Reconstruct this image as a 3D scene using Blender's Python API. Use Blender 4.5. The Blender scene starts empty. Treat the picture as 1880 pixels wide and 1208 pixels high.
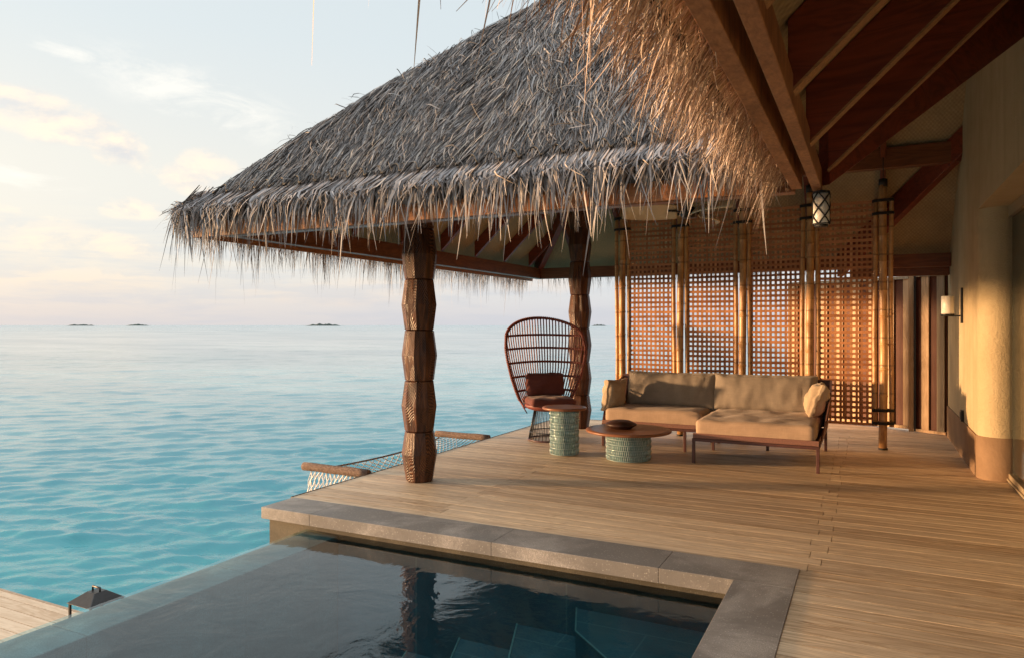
import bpy, math, random
import numpy as np
from mathutils import Vector, Matrix, noise
R = math.radians
random.seed(7); rng = np.random.default_rng(11)
S = bpy.context.scene; C = S.collection

# ---------------------------------------------------------------- camera
TH = R(26.57); EYE = 1.45
cam = bpy.data.cameras.new('camera'); camo = bpy.data.objects.new('camera', cam); C.objects.link(camo)
cam.sensor_width = 36; cam.lens = 25.08; cam.shift_y = -0.0037; cam.clip_start = .05; cam.clip_end = 30000
camo.location = (0, 0, EYE); camo.rotation_euler = (R(90), 0, TH)
S.camera = camo
# ---------------------------------------------------------------- view
S.view_settings.view_transform = 'Standard'; S.view_settings.look = 'None'
S.view_settings.exposure = 0.72; S.view_settings.gamma = 1
S.cycles.max_bounces = 8; S.cycles.diffuse_bounces = 4; S.cycles.transparent_max_bounces = 16
# ---------------------------------------------------------------- sun
SUN_EL = R(3.6); sx, sy = .927, .375
trav = Vector((sx*math.cos(SUN_EL), sy*math.cos(SUN_EL), -math.sin(SUN_EL)))
sl = bpy.data.lights.new('sun', 'SUN'); sl.energy = 5.0; sl.angle = R(2.6); sl.color = (1, .60, .30)
so = bpy.data.objects.new('sun', sl); C.objects.link(so); so.rotation_euler = trav.to_track_quat('-Z', 'Y').to_euler()
# ---------------------------------------------------------------- world
W = bpy.data.worlds.new('World'); S.world = W; W.use_nodes = True
nt = W.node_tree; N = nt.nodes; L = nt.links
for n in list(N): N.remove(n)

class G:
    """small node-graph helper"""
    def __init__(s, nt): s.nt = nt; s.N = nt.nodes; s.L = nt.links
    def n(s, t, **k):
        n = s.N.new(t)
        for a, v in k.items(): setattr(n, a, v)
        return n
    def put(s, sock, v):
        if isinstance(v, bpy.types.NodeSocket): s.L.new(v, sock)
        elif v is not None:
            if isinstance(v, (tuple, list)) and len(v) == 3 and sock.type == 'RGBA': v = (*v, 1)
            sock.default_value = v
    def math(s, op, a, b=None, c=None, clamp=False):
        n = s.n('ShaderNodeMath', operation=op, use_clamp=clamp)
        s.put(n.inputs[0], a)
        if b is not None: s.put(n.inputs[1], b)
        if c is not None: s.put(n.inputs[2], c)
        return n.outputs[0]
    def mix(s, f, a, b, mode='MIX'):
        n = s.n('ShaderNodeMix', data_type='RGBA', blend_type=mode)
        s.put(n.inputs[0], f); s.put(n.inputs[6], a); s.put(n.inputs[7], b)
        return n.outputs[2]
    def ramp(s, f, stops, interp='LINEAR'):
        n = s.n('ShaderNodeValToRGB'); r = n.color_ramp; r.interpolation = interp
        while len(r.elements) < len(stops): r.elements.new(.5)
        for e, (p, c) in zip(r.elements, stops):
            e.position = p; e.color = (c, c, c, 1) if not isinstance(c, (tuple, list)) else (*c, 1)
        s.put(n.inputs[0], f); return n.outputs[0]
    def mapv(s, v, scale=(1,1,1), loc=(0,0,0), rot=(0,0,0)):
        n = s.n('ShaderNodeMapping'); s.put(n.inputs[0], v)
        n.inputs['Scale'].default_value = scale; n.inputs['Location'].default_value = loc; n.inputs['Rotation'].default_value = rot
        return n.outputs[0]
    def noise(s, v, scale=5, detail=4, rough=.5, dist=0, col=False):
        n = s.n('ShaderNodeTexNoise'); s.put(n.inputs['Vector'], v)
        s.put(n.inputs['Scale'], scale); s.put(n.inputs['Detail'], detail); s.put(n.inputs['Roughness'], rough); s.put(n.inputs['Distortion'], dist)
        return n.outputs[1 if col else 0]
    def sep(s, v):
        n = s.n('ShaderNodeSeparateXYZ'); s.put(n.inputs[0], v); return n.outputs
    def comb(s, x, y, z):
        n = s.n('ShaderNodeCombineXYZ')
        for i, q in enumerate((x, y, z)): s.put(n.inputs[i], q)
        return n.outputs[0]
    def bump(s, h, strength=.3, dist=.01, normal=None):
        n = s.n('ShaderNodeBump'); s.put(n.inputs['Height'], h); n.inputs['Strength'].default_value = strength
        n.inputs['Distance'].default_value = dist
        if normal is not None: s.put(n.inputs['Normal'], normal)
        return n.outputs[0]

g = G(nt)
sky = g.n('ShaderNodeTexSky', sky_type='NISHITA'); sky.sun_disc = False
sky.sun_elevation = SUN_EL; sky.sun_rotation = math.atan2(-sx, -sy); sky.air_density = 1.0; sky.dust_density = 2.0; sky.ozone_density = 1.5
tc = g.n('ShaderNodeTexCoord').outputs['Generated']
X_, Y_, Z_ = g.sep(tc)
zc = g.math('MAXIMUM', Z_, 0.0)
# how far towards the low sun (world -X side)
tosun = g.math('ADD', g.math('MULTIPLY', X_, -sx), g.math('MULTIPLY', Y_, -sy))
sunf = g.ramp(tosun, [(0.0, 0.0), (.15, .1), (.45, .45), (1.0, 1.0)])
sunf = g.ramp(g.math('MULTIPLY_ADD', tosun, .5, .5), [(.25, 0.0), (.45, .12), (.66, .55), (.95, 1.0)])
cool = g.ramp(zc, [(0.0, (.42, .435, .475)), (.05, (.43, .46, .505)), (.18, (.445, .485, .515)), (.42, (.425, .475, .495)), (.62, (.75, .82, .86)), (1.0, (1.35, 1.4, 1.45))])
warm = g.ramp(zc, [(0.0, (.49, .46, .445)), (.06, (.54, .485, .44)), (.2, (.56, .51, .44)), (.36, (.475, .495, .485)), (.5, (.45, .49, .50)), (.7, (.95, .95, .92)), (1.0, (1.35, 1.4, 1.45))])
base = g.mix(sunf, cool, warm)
phi = g.math('ARCTAN2', Y_, X_); elv = g.math('ARCSINE', Z_)
pc_ = g.comb(phi, elv, 0.0)
nz = g.noise(g.mapv(tc, (1, 1, 1.7), (5.3, 1.7, .35)), 9.0, 9, .62, .15)
nzs = g.noise(g.mapv(tc, (1, 1, 1.7), (5.3, 1.7, .372)), 9.0, 5, .6, .15)
def blob(fi, el, ra, rb, rot=0.0):      # a cloud bank at compass angle fi, elevation el (degrees)
    m = g.n('ShaderNodeMapping'); m.vector_type = 'TEXTURE'; g.put(m.inputs[0], pc_)
    m.inputs['Location'].default_value = (R(fi), R(el), 0); m.inputs['Rotation'].default_value = (0, 0, R(rot)); m.inputs['Scale'].default_value = (R(ra), R(rb), 1)
    l = g.n('ShaderNodeVectorMath', operation='LENGTH'); g.put(l.inputs[0], m.outputs[0])
    return g.math('SUBTRACT', 1.0, l.outputs['Value'])
bl = None
for q in ((149.5, 13.6, 5.6, 1.9, 12), (145.2, 12.0, 4.2, 1.7, 18), (141.4, 10.6, 3.6, 1.3, 10), (139.8, 11.6, 2.8, 1.6, -6), (150.5, 6.0, 5.2, 2.3, 8), (145.5, 5.6, 3.6, 1.1, 14), (144.8, 8.2, 2.6, 1.0, 0),
          (147.0, 3.1, 8.0, 1.2, 0), (161, 9, 6, 3, 5), (172, 6, 8, 3, 0), (130.5, 2.6, 9, 1.3, 0), (117.0, 3.4, 9, 1.2, 0), (108, 5.2, 5, 1.1, 3), (98, 3.5, 9, 1.6, 0), (80, 8, 8, 3, 0), (190, 12, 9, 4, 10), (215, 7, 9, 3, 0)):
    v_ = blob(*q); bl = v_ if bl is None else g.math('MAXIMUM', bl, v_)
dens = g.math('ADD', g.math('MULTIPLY', bl, .55), g.math('MULTIPLY', g.math('SUBTRACT', nz, .5), 2.1))
c1 = g.math('MULTIPLY', g.ramp(dens, [(.02, 0.0), (.22, .55), (.52, 1.0)]), g.ramp(bl, [(-.0, 0.0), (.25, 1.0)]))
shade = g.math('MULTIPLY_ADD', g.math('SUBTRACT', nzs, nz), 6.0, .30, clamp=True)
lowf = g.ramp(zc, [(.03, .75), (.14, 0.0)])
shade = g.math('MAXIMUM', shade, lowf)
ccol = g.mix(sunf, g.mix(shade, (.58, .535, .52), (.42, .43, .475)), g.mix(shade, (.74, .585, .42), (.47, .435, .42)))
base2 = g.mix(g.math('MULTIPLY', c1, .9), base, ccol)
n2 = g.noise(g.mapv(tc, (3, 3, 26), (0, 1, 0)), 1.8, 8, .6, .3)
bank = g.math('MULTIPLY', g.ramp(n2, [(.45, 0.0), (.58, 1.0)]), g.ramp(zc, [(0.0, .4), (.03, .8), (.09, .7), (.16, 0.0)]))
base3 = g.mix(g.math('MULTIPLY', bank, .7), base2, (.385, .41, .46))
n3 = g.noise(g.mapv(pc_, (7, 26, 1), (0, 0, 0), (0, 0, R(-16))), 1.0, 9, .70, .6)
wb = g.math('MAXIMUM', g.math('MAXIMUM', blob(140.5, 16.2, 9.5, 2.6, 14), blob(148.5, 18.0, 3.0, .8, 5)), g.math('MAXIMUM', blob(151.5, 9.8, 4.5, 1.1, 6), blob(165, 20, 10, 4, 10)))
cir = g.math('MULTIPLY', g.ramp(g.math('ADD', g.math('MULTIPLY', wb, .5), g.math('MULTIPLY', g.math('SUBTRACT', n3, .5), 2.2)), [(.05, 0.0), (.55, 1.0)]), g.ramp(wb, [(0.0, 0.0), (.5, 1.0)]))
base4 = g.mix(g.math('MULTIPLY', cir, .75), base3, (.655, .62, .56))
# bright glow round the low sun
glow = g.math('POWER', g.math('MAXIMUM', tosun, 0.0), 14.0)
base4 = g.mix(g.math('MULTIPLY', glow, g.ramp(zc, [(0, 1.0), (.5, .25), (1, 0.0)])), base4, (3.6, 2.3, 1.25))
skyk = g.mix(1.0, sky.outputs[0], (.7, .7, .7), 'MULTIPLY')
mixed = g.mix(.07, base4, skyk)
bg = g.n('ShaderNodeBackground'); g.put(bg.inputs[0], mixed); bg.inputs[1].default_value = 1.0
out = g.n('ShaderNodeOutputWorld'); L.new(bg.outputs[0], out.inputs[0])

# ================================================================ helpers
def M_(name, f):
    m = bpy.data.materials.new(name); m.use_nodes = True
    g = G(m.node_tree)
    for n in list(g.N): g.N.remove(n)
    p = g.n('ShaderNodeBsdfPrincipled'); o = g.n('ShaderNodeOutputMaterial'); g.L.new(p.outputs[0], o.inputs[0])
    g.o = o; f(g, p); return m
def oc(g): return g.n('ShaderNodeTexCoord').outputs['Object']
def rnd(g): return g.n('ShaderNodeNewGeometry').outputs['Random Per Island']
def setp(g, p, col=None, rough=.5, nrm=None, spec=None, metal=None, **k):
    if col is not None: g.put(p.inputs['Base Color'], col)
    g.put(p.inputs['Roughness'], rough)
    if nrm is not None: g.put(p.inputs['Normal'], nrm)
    if spec is not None: p.inputs['Specular IOR Level'].default_value = spec
    if metal is not None: p.inputs['Metallic'].default_value = metal
    for a, v in k.items(): g.put(p.inputs[a.replace('_', ' ')], v)

def wood(name, c1, c2, axis='X', fine=26, rough=.5, bump=.3, knots=True, isl=.25, spec=.4, wear=False):
    def f(g, p):
        v = oc(g); r = rnd(g)
        v = g.n('ShaderNodeVectorMath', operation='ADD'); g.put(v.inputs[0], oc(g)); g.put(v.inputs[1], g.comb(g.math('MULTIPLY', r, 37.), g.math('MULTIPLY', r, 91.), g.math('MULTIPLY', r, 53.))); v = v.outputs[0]
        sc = {'X': (1.1, fine, fine), 'Y': (fine, 1.1, fine), 'Z': (fine, fine, 1.1)}[axis]
        a = g.noise(g.mapv(v, sc), 1, 6, .6, .6)
        s2 = tuple(q*.22 if q > 2 else q*.7 for q in sc)
        b = g.noise(g.mapv(v, s2, (3, 5, 8)), 1.0, 3, .5, 1.6)
        w = g.math('FRACT', g.math('MULTIPLY', b, 9.))
        w = g.math('ABSOLUTE', g.math('SUBTRACT', w, .5))
        t = g.math('ADD', g.math('MULTIPLY', a, .75), g.math('MULTIPLY', w, .5))
        t = g.math('ADD', t, g.math('MULTIPLY', g.math('SUBTRACT', r, .5), isl))
        col = g.ramp(t, [(.28, c1), (.78, c2)])
        if wear:
            st = g.noise(g.mapv(oc(g), (.9, 2.2, 1)), 1.0, 6, .62, .5); sp = g.noise(g.mapv(oc(g), (5, 14, 1)), 1.0, 4, .7)
            col = g.mix(g.ramp(st, [(.42, .0), (.62, .34)]), col, (.45, .36, .26))
            col = g.mix(g.ramp(sp, [(.60, 0.0), (.72, .30)]), col, (.16, .10, .06))
        h = g.math('ADD', a, g.math('MULTIPLY', w, .4))
        setp(g, p, col, rough, g.bump(h, bump, .004), spec)
    return M_(name, f)

def plain(name, c, rough=.5, var=.12, sc=14, bump=.1, bd=.003, **k):
    def f(g, p):
        a = g.noise(oc(g), sc, 6, .6)
        lo = tuple(q*(1-var*1.6) for q in c); hi = tuple(min(1, q*(1+var*1.6)) for q in c)
        setp(g, p, g.ramp(a, [(.3, lo), (.7, hi)]), rough, g.bump(g.noise(oc(g), sc*6, 5, .6), bump, bd), **k)
    return M_(name, f)

class MB:
    def __init__(s): s.v = []; s.f = []; s.sm = []
    def add(s, vs, fs, smooth=False):
        o = len(s.v); s.v += [tuple(q) for q in vs]; s.f += [tuple(i+o for i in f) for f in fs]; s.sm += [smooth]*len(fs); return s
    def hexa(s, b, t):   # bottom 4, top 4 (ccw)
        return s.add(list(b)+list(t), [(3,2,1,0),(4,5,6,7),(0,1,5,4),(1,2,6,5),(2,3,7,6),(3,0,4,7)])
    def box(s, x0, x1, y0, y1, z0, z1):
        return s.hexa([(x0,y0,z0),(x1,y0,z0),(x1,y1,z0),(x0,y1,z0)], [(x0,y0,z1),(x1,y0,z1),(x1,y1,z1),(x0,y1,z1)])
    def obox(s, c, ax, ay, az, hx, hy, hz):
        c = Vector(c); ax = Vector(ax)*hx; ay = Vector(ay)*hy; az = Vector(az)*hz
        return s.hexa([c-ax-ay-az, c+ax-ay-az, c+ax+ay-az, c-ax+ay-az], [c-ax-ay+az, c+ax-ay+az, c+ax+ay+az, c-ax+ay+az])
    def bar(s, a, b, w, h, up=(0,0,1)):  # h along up, centred
        a = Vector(a); b = Vector(b); d = (b-a); l = d.length; d.normalize(); up = Vector(up)
        sd = d.cross(up).normalized(); u = sd.cross(d).normalized()
        return s.obox((a+b)/2, d, sd, u, l/2, w/2, h/2)
    def lathe(s, c, prof, n=32, smooth=True, cap=True, a0=0):
        c = Vector(c); vs = []; fs = []
        for r, z in prof:
            for i in range(n):
                a = a0+2*math.pi*i/n; vs.append((c.x+r*math.cos(a), c.y+r*math.sin(a), c.z+z))
        for k in range(len(prof)-1):
            for i in range(n):
                j = (i+1) % n; fs.append((k*n+i, k*n+j, (k+1)*n+j, (k+1)*n+i))
        s.add(vs, fs, smooth)
        if cap:
            o = len(s.v)-len(vs)
            s.f.append(tuple(o+i for i in reversed(range(n)))); s.sm.append(False)
            s.f.append(tuple(o+(len(prof)-1)*n+i for i in range(n))); s.sm.append(False)
        return s
    def tube(s, pts, r, n=8, closed=False, cap=True, rv=None):
        pts = [Vector(p) for p in pts]; m = len(pts); vs = []; fs = []
        up = Vector((0,0,1)); prev = None
        for i, p in enumerate(pts):
            if closed: t = pts[(i+1) % m]-pts[i-1]
            else: t = pts[min(i+1, m-1)]-pts[max(i-1, 0)]
            t.normalize()
            if prev is None:
                a = up if abs(t.z) < .9 else Vector((1,0,0)); u = t.cross(a).normalized()
            else: u = (prev - t*prev.dot(t)).normalized()
            prev = u; w = t.cross(u); rr = r if rv is None else rv[i]
            for k in range(n):
                a = 2*math.pi*k/n; vs.append(p+u*math.cos(a)*rr+w*math.sin(a)*rr)
        for i in range(m if closed else m-1):
            j = (i+1) % m
            for k in range(n):
                q = (k+1) % n; fs.append((i*n+k, i*n+q, j*n+q, j*n+k))
        s.add(vs, fs, True)
        if cap and not closed:
            o = len(s.v)-len(vs)
            s.f.append(tuple(o+k for k in reversed(range(n)))); s.sm.append(False)
            s.f.append(tuple(o+(m-1)*n+k for k in range(n))); s.sm.append(False)
        return s
    def build(s, name, mat, parent=None, bevel=0):
        org = Vector((0,0,0)) if parent is None else Vector(parent.matrix_basis.translation if parent.parent is None else root_of(parent).location)
        me = bpy.data.meshes.new(name)
        me.from_pydata([tuple(Vector(v)-org) for v in s.v], [], s.f)
        me.polygons.foreach_set('use_smooth', s.sm); me.materials.append(mat); me.update()
        o = bpy.data.objects.new(name, me); C.objects.link(o); o.parent = parent
        if bevel:
            b = o.modifiers.new('b', 'BEVEL'); b.width = bevel; b.segments = 2; b.limit_method = 'ANGLE'; b.angle_limit = R(40)
        return o
def root_of(o):
    while o.parent is not None: o = o.parent
    return o
def tag(o, label=None, cat=None, group=None, kind=None):
    if label: o['label'] = label
    if cat: o['category'] = cat
    if group: o['group'] = group
    if kind: o['kind'] = kind
    return o
def thing(name, loc, label, cat, group=None):
    o = bpy.data.objects.new(name, None); C.objects.link(o); o.location = loc; o.empty_display_size = .1
    return tag(o, label, cat, group)

def rounded(mb, c, hx, hy, hz, rad, ax=(1,0,0), ay=(0,1,0), az=(0,0,1), n=14, puff=.0, wr=.004, seed=0, wf=7, corner=0, sag=0, ws=(1,1,1)):
    """soft cushion: rounded box, puffed, wrinkled, welded"""
    c = Vector(c); ax = Vector(ax).normalized(); ay = Vector(ay).normalized(); az = Vector(az).normalized()
    idx = {}; vs = []; fs = []
    def vert(i, j, k):
        key = (i, j, k)
        if key in idx: return idx[key]
        p = [2*i/n-1, 2*j/n-1, 2*k/n-1]
        p = [math.sin(q*math.pi/2)*.35+q*.65 for q in p]
        h = (hx, hy, hz); P = Vector([p[a]*h[a] for a in range(3)])
        core = Vector([max(-(h[a]-rad), min(h[a]-rad, P[a])) for a in range(3)])
        d = P-core
        nn = d.normalized() if d.length > 1e-6 else Vector((0,0,0))
        if d.length > 1e-6: P = core+nn*rad
        e = [1-abs(p[a])**2.2 for a in range(3)]
        m = min(range(3), key=lambda a: h[a])
        oth = [a for a in range(3) if a != m]
        P[m] += (1 if p[m] > 0 else -1)*puff*e[oth[0]]*e[oth[1]]*abs(p[m])
        if corner:
            cc = abs(p[oth[0]])**6*abs(p[oth[1]])**6
            for a in oth: P[a] += math.copysign(corner*cc, p[a])
            P[m] *= 1-.55*max(abs(p[oth[0]]), abs(p[oth[1]]))**8
        q = Vector((P.x*wf*ws[0]+seed*3.1, P.y*wf*ws[1]+seed, P.z*wf*ws[2]-seed))
        nz = noise.fractal(q, 1.0, 2.0, 3)
        dirn = Vector([0,0,0]); dirn[m] = 1 if p[m] > 0 else -1
        P += dirn*nz*wr*2 + nn*nz*wr
        idx[key] = len(vs); vs.append(c+ax*P.x+ay*P.y+az*P.z); return idx[key]
    for a in range(n):
        for b in range(n):
            for s_ in (0, n):
                q = [vert(s_,a,b), vert(s_,a+1,b), vert(s_,a+1,b+1), vert(s_,a,b+1)]; fs.append(q if s_ else q[::-1])
                q = [vert(a,s_,b), vert(a+1,s_,b), vert(a+1,s_,b+1), vert(a,s_,b+1)]; fs.append(q[::-1] if s_ else q)
                q = [vert(a,b,s_), vert(a+1,b,s_), vert(a+1,b+1,s_), vert(a,b+1,s_)]; fs.append(q if s_ else q[::-1])
    mb.add(vs, fs, True)

# ================================================================ materials
deckm = wood('deck_wood', (.88, .68, .45), (.38, .24, .13), 'X', 42, .6, .4, isl=.24, wear=True)
deckd = wood('lower_deck_wood', (.58, .44, .30), (.40, .27, .16), 'X', 26, .55, .3)
timber_x = wood('timber_along', (.23, .085, .032), (.10, .032, .013), 'X', 22, .38, .3)
timber_y = wood('timber_across', (.23, .085, .032), (.10, .032, .013), 'Y', 22, .38, .3)
redwood = wood('rafter_redwood', (.24, .050, .020), (.10, .020, .010), 'X', 18, .38, .3)
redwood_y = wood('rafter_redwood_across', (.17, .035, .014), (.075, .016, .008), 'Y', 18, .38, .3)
bamboo = None

def mk_plank(g, p):     # plates: fine slanting saw marks on mid-brown timber
    v = oc(g)
    a = g.noise(g.mapv(v, (60, 26, 8), (0,0,0), (0, 0, R(28))), 1, 4, .6, .3)
    b = g.noise(v, 5, 3, .5)
    t = g.math('MULTIPLY_ADD', b, .5, g.math('MULTIPLY', a, .6))
    setp(g, p, g.ramp(t, [(.35, (.17, .070, .030)), (.55, (.35, .150, .065)), (.78, (.56, .27, .115))]), .5, g.bump(a, .4, .003), spec=.35)
plank = M_('sawn_plate', mk_plank)

def mk_bamboo(c1, c2):
    def f(g, p):
        v = oc(g); r = rnd(g)
        x, y, z = g.sep(v)
        zz = g.math('ADD', z, g.math('MULTIPLY', r, 3.3))
        fr = g.math('FRACT', g.math('MULTIPLY', zz, 3.1))
        node = g.ramp(fr, [(0, 1.0), (.02, .6), (.05, 0.0), (.95, 0.0), (1, .9)])
        st = g.noise(g.mapv(v, (40, 40, 2.2)), 1, 5, .6)
        bl = g.noise(g.mapv(v, (9, 9, 4)), 1, 4, .65, .6)
        t = g.math('ADD', g.math('MULTIPLY', st, .4), g.math('MULTIPLY', bl, .62))
        col = g.ramp(t, [(.36, c2), (.62, c1)])
        col = g.mix(g.math('MULTIPLY', node, .7), col, (.12, .06, .025))
        setp(g, p, col, .38, g.bump(g.math('ADD', node, g.math('MULTIPLY', st, .2)), .5, .004), spec=.5)
    return f
bamboo = M_('bamboo_pole', mk_bamboo((.62, .36, .15), (.28, .125, .05)))
def mk_slat(c1, c2, ax):
    def f(g, p):
        r = rnd(g); v = oc(g)
        sc = (3, 30, 60) if ax == 'X' else (60, 30, 3)
        a = g.noise(g.mapv(v, sc), 1, 4, .6)
        t = g.math('ADD', g.math('MULTIPLY', a, .5), g.math('MULTIPLY', r, .5))
        setp(g, p, g.ramp(t, [(.25, c2), (.8, c1)]), .5, g.bump(a, .3, .002), spec=.3)
    return f
slat_h = M_('lattice_slat', mk_slat((.56, .26, .12), (.30, .12, .05), 'X'))
slat_v = M_('lattice_upright', mk_slat((.60, .32, .15), (.34, .155, .07), 'Z'))
black = plain('black_lashing', (.012, .011, .010), .55, .2, 60, .4)
iron = plain('black_metal', (.018, .018, .018), .38, .2, 30, .08, metal=.3)

def mk_mat(g, p):    # woven palm mat ceiling
    v = oc(g)
    x, y, z = g.sep(v)
    a = g.math('SINE', g.math('MULTIPLY', x, 150)); b = g.math('SINE', g.math('MULTIPLY', y, 150))
    w = g.math('MULTIPLY', a, b)
    n = g.noise(v, 3, 5, .6)
    n2 = g.noise(v, 38, 3, .6)
    t = g.math('ADD', g.math('MULTIPLY', n, .5), g.math('MULTIPLY', n2, .45))
    col = g.mix(g.math('MULTIPLY_ADD', w, .22, .22), g.ramp(t, [(.3, (.34, .25, .14)), (.72, (.56, .43, .25))]), (.20, .14, .075))
    setp(g, p, col, .7, g.bump(w, .35, .004), spec=.2)
matting = M_('woven_matting', mk_mat)

def mk_strand(stops, rough=.6):
    def f(g, p):
        r = rnd(g); v = oc(g)
        n = g.noise(v, 1.3, 4, .6); n2 = g.noise(g.mapv(v, (30, 30, 30)), 1, 2, .5)
        t = g.math('ADD', g.math('MULTIPLY', r, .72), g.math('ADD', g.math('MULTIPLY', n, .30), g.math('MULTIPLY', n2, .10)))
        t = g.math('SUBTRACT', t, .06)
        setp(g, p, g.ramp(t, stops), rough, spec=.35)
    return f
thatch_m = M_('weathered_palm_thatch', mk_strand([(.08, (.018, .015, .014)), (.32, (.060, .053, .050)), (.54, (.145, .134, .13)), (.74, (.26, .248, .243)), (.87, (.37, .32, .26)), (1, (.56, .47, .36))]))
fringe_m = M_('weathered_palm_fringe', mk_strand([(.05, (.05, .043, .040)), (.30, (.135, .124, .12)), (.55, (.25, .24, .245)), (.75, (.37, .34, .33)), (.88, (.48, .37, .27)), (1, (.60, .46, .33))]))
fresh_m = M_('dry_palm_fringe', mk_strand([(.05, (.10, .058, .044)), (.30, (.27, .175, .13)), (.55, (.46, .345, .27)), (.78, (.62, .50, .40)), (1, (.78, .66, .54))]))
under_m = M_('thatch_underlayer', mk_strand([(.1, (.022, .017, .014)), (.9, (.06, .05, .042))]))

def mk_stone(c, sp=1.0):
    def f(g, p):
        v = oc(g)
        n = g.noise(v, 2.6, 9, .72, .5)
        vo = g.n('ShaderNodeTexVoronoi', feature='F1'); g.put(vo.inputs['Vector'], v); vo.inputs['Scale'].default_value = 72
        sp_ = g.ramp(vo.outputs['Distance'], [(.16, 1.0), (.36, 0.0)])
        pick = g.ramp(g.sep(vo.outputs['Color'])[0], [(.62, 0.0), (.70, 1.0)])
        fn = g.noise(v, 160, 4, .7)
        d = tuple(q*.42 for q in c); l = tuple(min(1, q*1.55) for q in c)
        col = g.ramp(n, [(.28, d), (.5, c), (.72, l)])
        pt = g.noise(v, 1.4, 6, .65, .8)
        col = g.mix(g.ramp(pt, [(.44, 0.0), (.56, .7)]), col, tuple(q*.45 for q in c))
        col = g.mix(g.math('MULTIPLY', g.math('MULTIPLY', sp_, pick), .42*sp), col, (.62, .58, .52))
        col = g.mix(g.ramp(fn, [(.42, .55), (.56, 0.0)]), col, tuple(q*.5 for q in c))
        setp(g, p, col, g.ramp(n, [(.35, .52), (.7, .8)]), g.bump(fn, .5, .003), spec=.35)
    return f
stone = M_('coping_stone', mk_stone((.30, .275, .245)))
stonew = M_('pool_wall_stone', mk_stone((.115, .098, .066), .3))
weirm = M_('weir_tile', mk_stone((.17, .22, .215), .3))

def mk_slate(g, p):
    v = oc(g)
    n = g.noise(v, 2.2, 7, .65, .5)
    br = g.n('ShaderNodeTexBrick'); g.put(br.inputs['Vector'], g.mapv(v, (1, 1, 1), (0, .2, 0)))
    br.inputs['Scale'].default_value = 1.0; br.inputs['Brick Width'].default_value = 1.15; br.inputs['Row Height'].default_value = .56
    br.inputs['Mortar Size'].default_value = .006; br.inputs['Color1'].default_value = (0,0,0,1); br.inputs['Color2'].default_value = (0,0,0,1); br.inputs['Mortar'].default_value = (1,1,1,1)
    col = g.ramp(n, [(.3, (.028, .095, .120)), (.7, (.065, .165, .20))])
    col = g.mix(g.math('MULTIPLY', g.sep(br.outputs['Color'])[0], .55), col, (.13, .25, .26))
    setp(g, p, col, .6)
slate = M_('pool_slate', mk_slate)
trimm = plain('pale_step_edge', (.15, .30, .30), .5, .1)

def mk_poolwater(g, p):
    v = oc(g)
    n1 = g.noise(g.mapv(v, (1, 1, 1)), 2.6, 4, .55, .6); n2 = g.noise(g.mapv(v, (1, 1, 1), (9, 2, 0)), 13, 3, .55, .4)
    x, y, z = g.sep(v)
    # the water is fed at the right end: livelier ripples there, calm at the spill edge
    act = g.ramp(g.noise(g.mapv(v, (.8, .8, 1), (2.3, 1.1, 0)), 1, 2, .5), [(.40, .12), (.62, 1.0)])
    act = g.math('MULTIPLY', act, g.ramp(g.math('MULTIPLY_ADD', x, .25, 1.0), [(.1, .15), (.45, 1.0)]))
    h = g.math('ADD', g.math('MULTIPLY', n1, 1.0), g.math('MULTIPLY', g.math('MULTIPLY', n2, act), .42))
    nrm = g.bump(h, .2, .03)
    fr = g.n('ShaderNodeFresnel'); fr.inputs[0].default_value = 1.42; g.put(fr.inputs['Normal'], nrm)
    gl = g.n('ShaderNodeBsdfGlossy'); gl.inputs['Roughness'].default_value = .015; g.put(gl.inputs['Normal'], nrm); gl.inputs[0].default_value = (1,1,1,1)
    rf = g.n('ShaderNodeBsdfTransparent'); rf.inputs[0].default_value = (.60, .80, .82, 1)
    mx = g.n('ShaderNodeMixShader'); g.L.new(fr.outputs[0], mx.inputs[0]); g.L.new(rf.outputs[0], mx.inputs[1]); g.L.new(gl.outputs[0], mx.inputs[2])
    g.L.new(mx.outputs[0], g.o.inputs[0])
poolw = M_('pool_water', mk_poolwater)

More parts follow.
